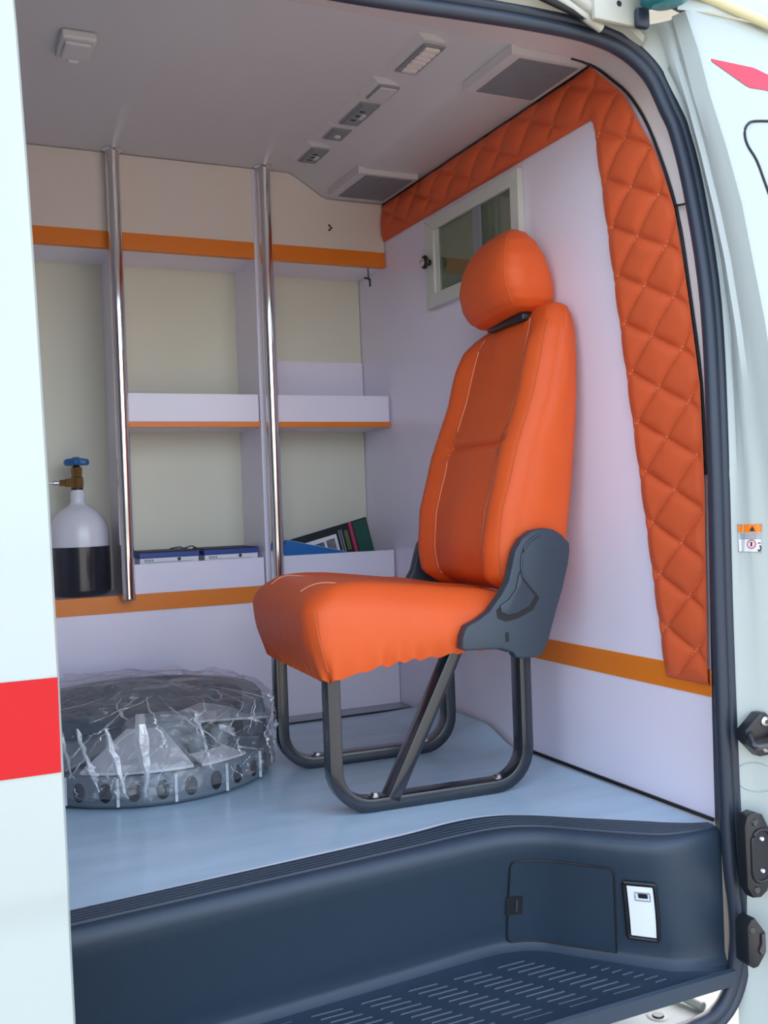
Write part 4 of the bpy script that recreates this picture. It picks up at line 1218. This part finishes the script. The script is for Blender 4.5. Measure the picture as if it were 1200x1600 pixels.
    # ---- hinge covers
    def hinge(yo, yi, name_label):
        s = 1 if yo > yi else -1
        k = obj('hinge_cover', MB().prism(BRK, 'y', yo, yi, 0.004, 3), M['bracket'], t, smooth=40, xf=CH)
        c = (sum(p[0] for p in TRI) / len(TRI), sum(p[1] for p in TRI) / len(TRI))
        obj('handle_recess', MB().prism(TRI, 'y', yo + 0.0008 * s, yo - 0.004 * s, 0.0005), M['groove'], k, xf=CH)
        inner = [(lerp(c[0], x, 0.80) - 0.001, lerp(c[1], z, 0.80) + 0.004) for x, z in TRI]
        obj('recline_handle', MB().prism(inner, 'y', yo + 0.004 * s, yo - 0.002 * s, 0.002), M['bracket'], k, smooth=40, xf=CH)
        rim = [(-0.186, 0.418), (-0.190, 0.445), (-0.184, 0.472), (-0.168, 0.490), (-0.148, 0.500)]
        obj('raised_rim', MB().tube([(x, yo + 0.0005 * s, z) for x, z in cr([(a, b, 0) for a, b in rim], 5) for z in [z]] if False else [(p.x, yo + 0.0005 * s, p.y) for p in cr([(a, b, 0) for a, b in rim], 5)], 0.003, 8), M['bracket'], k, smooth=60, xf=CH)
        obj('adjust_slot', MB().box(-0.229, -0.222, yo - 0.001, yo + 0.0012, 0.300, 0.318), M['groove'], k, xf=CH)
    hinge(-0.948, -0.922, 'near')
    hinge(-0.462, -0.488, 'far')
    # ---- side frames: bent rectangular tube, brace, bolts
    def frame(yc):
        s = 0.0125; d = 0.0195
        prof = [(a, b) for a, b in rrect(s, d, 0.0025, 3)]
        P = [(-0.558, yc, 0.285), (-0.558, yc, 0.085)]
        for k in range(1, 8):
            a = PI + (PI / 2) * k / 8; P.append((-0.488 + 0.070 * math.cos(a), yc, 0.0828 + 0.070 * math.sin(a)))
        P.append((-0.488, yc, 0.0128)); P.append((-0.232, yc, 0.0128))
        for k in range(1, 8):
            a = -PI / 2 + (PI / 2) * k / 8; P.append((-0.232 + 0.070 * math.cos(a), yc, 0.0828 + 0.070 * math.sin(a)))
        P.append((-0.162, yc, 0.085)); P.append((-0.162, yc, 0.285))
        f = obj('leg_frame', MB().sweep(P, prof, up=(0, 1, 0)), M['frame_metal'], t, smooth=30, xf=CH)
        if yc < -0.7: obj('brace', MB().sweep([(-0.448, yc, 0.018), (-0.305, yc, 0.290)], prof, up=(0, 1, 0)), M['frame_metal'], f, smooth=40, xf=CH)
        for x in (-0.480, -0.222):
            m = MB().lathe([(0.0, 0.0325), (0.006, 0.032), (0.0075, 0.0305), (0.0075, 0.0275)], (x, yc, 0), 6)
            m.lathe([(0.0115, 0.0275), (0.0115, 0.0250), (0.0, 0.0250)], (x, yc, 0), 18)
            obj('bolt', m, M['steel'], f, smooth=30, xf=CH)
        return f
    frame(-0.8815)
    frame(-0.5285)
    m = MB()
    for x in (-0.545, -0.175): m.box(x - 0.012, x + 0.012, -0.87, -0.54, 0.268, 0.284)
    obj('cross_rail', m, M['frame_metal'], t, xf=CH)
build_seat()

# ================================================================== WRAPPED ROUND FITTING on the floor
def build_wrapped():
    C = V(-0.795, -0.385, 0.0)
    t = thing('wrapped_fitting', 'round grey and white plastic fitting wrapped in crinkled clear film on the floor', 'packaged part', C)
    R = 0.262
    # base ring with a row of round openings
    n = 120
    m = MB().lathe([(R - 0.05, 0.004), (R - 0.006, 0.004), (R, 0.010), (R, 0.058), (R - 0.004, 0.064), (R - 0.05, 0.064)], (C.x, C.y, 0), n)
    b = obj('base_ring', m, M['plate_ring'], t, smooth=40)
    for k in range(30):
        a = 2 * PI * k / 30
        c = V(C.x + math.cos(a) * (R + 0.0006), C.y + math.sin(a) * (R + 0.0006), 0.034)
        tx = V(-math.sin(a), math.cos(a), 0)
        ring = [c + tx * 0.013 * math.cos(q * PI / 7) + V(0, 0, 0.019 * math.sin(q * PI / 7)) for q in range(14)]
        ring2 = [p - V(math.cos(a), math.sin(a), 0) * 0.010 for p in ring]
        obj('ring_opening', MB().loft([ring, ring2]), M['black'], b)
        rib = c + tx * 0.0245
        if k % 2 == 0:
            obj('ring_rib', MB().sweep([rib + V(0, 0, -0.026), rib + V(0, 0, 0.028)], rrect(0.003, 0.003, 0.001, 3)), M['plate_white'], b)
    obj('floor_pan', MB().lathe([(0.0, 0.012), (R - 0.045, 0.012), (R - 0.045, 0.020), (0.0, 0.020)], (C.x, C.y, 0), 60), M['plate_grey'], t)
    # fan-shaped pale panels lying on the ring
    def fan(a0, a1, r0, r1, z0, z1, dz=0.005):
        m = MB(); rows = []
        for k in range(17):
            a = math.radians(lerp(a0, a1, k / 16))
            ca, sa = math.cos(a), math.sin(a)
            rows.append([(C.x + ca * r0, C.y + sa * r0, z1), (C.x + ca * r1, C.y + sa * r1, z0), (C.x + ca * r1, C.y + sa * r1, z0 - dz), (C.x + ca * r0, C.y + sa * r0, z1 - dz)])
        return m.loft(rows)
    obj('fan_panel', fan(-132, -82, 0.085, 0.256, 0.072, 0.118), M['plate_white'], t, smooth=40)
    obj('fan_panel', fan(-78, -52, 0.20, 0.256, 0.070, 0.080), M['plate_white'], t, smooth=40)
    obj('fan_panel', fan(-24, 42, 0.075, 0.268, 0.118, 0.112), M['plate_white'], t, smooth=40)
    obj('fan_panel', fan(-190, -140, 0.085, 0.254, 0.075, 0.090), M['plate_mid'], t, smooth=40)
    # central hub
    obj('hub', MB().lathe([(0.0, 0.02), (0.085, 0.02), (0.085, 0.105), (0.075, 0.118), (0.066, 0.120), (0.060, 0.108), (0.050, 0.106), (0.030, 0.125), (0.0, 0.128)], (C.x + 0.03, C.y, 0), 40), M['plate_mid'], t, smooth=45)
    for k in range(8):
        a = math.radians(-150 + 32 * k)
        p = V(C.x + 0.03, C.y, 0.05)
        obj('spoke', MB().box(-0.007, 0.007, 0.085, 0.215, -0.02, 0.022, 0.002), M['plate_grey'], t, xf=Matrix.Translation(p) @ Matrix.Rotation(a - PI / 2, 4, 'Z'))
    for a, z in ((-70, 0.085), (-40, 0.085), (-18, 0.085)):
        a = math.radians(a)
        obj('bolt_boss', MB().lathe([(0.0, 0.105), (0.014, 0.105), (0.018, 0.098), (0.018, 0.06)], (C.x + 0.03 + 0.135 * math.cos(a), C.y + 0.135 * math.sin(a), 0), 20), M['plate_mid'], t, smooth=45)
    # dark rim standing at the back
    rows = []
    for k in range(33):
        a = math.radians(lerp(-14, 196, k / 32)); ca, sa = math.cos(a), math.sin(a)
        rows.append([(C.x + ca * r, C.y + sa * r, z) for r, z in ((0.205, 0.066), (0.256, 0.066), (0.258, 0.10), (0.248, 0.165), (0.238, 0.176), (0.215, 0.178), (0.205, 0.17))])
    obj('rear_rim', MB().loft(rows), M['plate_grey'], t, smooth=40)
    # the film: crumpled closed bag
    bm = bmesh.new()
    bmesh.ops.create_icosphere(bm, subdivisions=6, radius=1.0)
    for v in bm.verts:
        p = v.co.copy()
        a = math.atan2(p.y, p.x)
        ez = math.copysign(abs(p.z) ** 0.55, p.z)
        er = math.sqrt(max(0.0, 1 - abs(ez) ** 3.2)) if abs(ez) < 1 else 0
        er = max(er, 0.0)
        rr = 0.282 * (0.25 + 0.75 * er) if p.length and (p.xy.length > 0.001) else 0
        pr = p.xy.length
        rr = 0.284 * min(1.0, pr * 1.22) ** 0.8
        z = 0.105 + 0.100 * ez
        q = V(rr * math.cos(a), rr * math.sin(a), z)
        d = 0.010 * noise.noise(q * 5)
        for sc_, am in ((9.0, 0.42), (21.0, 0.30)):
            cell = noise.voronoi(q * sc_)[1][0]
            d += am * noise.noise_vector(cell * 7.3).dot(q - cell / sc_)
        nn = V(p.x, p.y, p.z * 0.8).normalized()
        # keep clear of the seat's far leg
        gx = q + nn * d
        gx.z = max(0.0035, gx.z * (1.0 if gx.z < 0.12 else 1.0))
        if gx.x > 0.232: gx.x = 0.232 + (gx.x - 0.232) * 0.2
        v.co = gx + V(C.x, C.y, 0)
    f = obj('film', MB().addbm(bm), M['film'], t, smooth=28)
    # sharp folds in the film catching the light
    rnd = random.Random(11)
    def on_bag(az, h, off):
        a = math.radians(az); ez = (h - 0.105) / 0.100
        pz = math.copysign(abs(ez) ** (1 / 0.55), ez); pr = math.sqrt(max(0.0, 1 - pz * pz))
        rr = 0.284 * min(1.0, pr * 1.22) ** 0.8 + off
        return V(C.x + min(rr * math.cos(a), 0.236), C.y + rr * math.sin(a), h)
    folds = [(-128, 0.165, -120, 0.045, .006), (-117, 0.165, -110, 0.028, .008), (-104, 0.185, -102.5, 0.03, .013), (-135, 0.16, -131, 0.07, .006), (-92, 0.19, -70, 0.10, .003)]
    folds += [(-146, 0.175, -141, 0.10, .010), (-150, 0.16, -137, 0.13, .007), (-124, 0.10, -121, 0.06, .012), (-84, 0.185, -80, 0.12, .004), (-73, 0.15, -66, 0.12, .012), (-66, 0.10, -50, 0.075, .010), (-58, 0.15, -50, 0.13, .012), (-42, 0.185, -38, 0.14, .010), (-34, 0.12, -30, 0.06, .011), (-48, 0.11, -44, 0.06, .007)]
    for k in range(85):
        az = rnd.uniform(-150, -20); h = rnd.uniform(0.05, 0.19)
        folds.append((az, h, az + rnd.uniform(-16, 16), max(0.03, min(0.2, h + rnd.uniform(-0.06, 0.06))), rnd.uniform(0.0008, 0.0036)))
    for az0, h0, az1, h1, w in folds:
        m = MB(); rows = []
        for k in range(11):
            q = k / 10
            az = lerp(az0, az1, q) + rnd.uniform(-0.7, 0.7); h = lerp(h0, h1, q)
            ww = w * (0.35 + 0.65 * math.sin(PI * min(1, q + 0.15))) * rnd.uniform(0.6, 1.2)
            c = on_bag(az, h, 0.008)
            tx = V(-math.sin(math.radians(az)), math.cos(math.radians(az)), 0)
            out = V(math.cos(math.radians(az)), math.sin(math.radians(az)), 0.3)
            rows.append([c - tx * ww, c - tx * ww * 0.2 + out * ww * rnd.uniform(0.2, 0.8), c + tx * ww])
        m.loft(rows, closed=False)
        obj('film_fold', m, M['film_fold'], f, smooth=20)
build_wrapped()
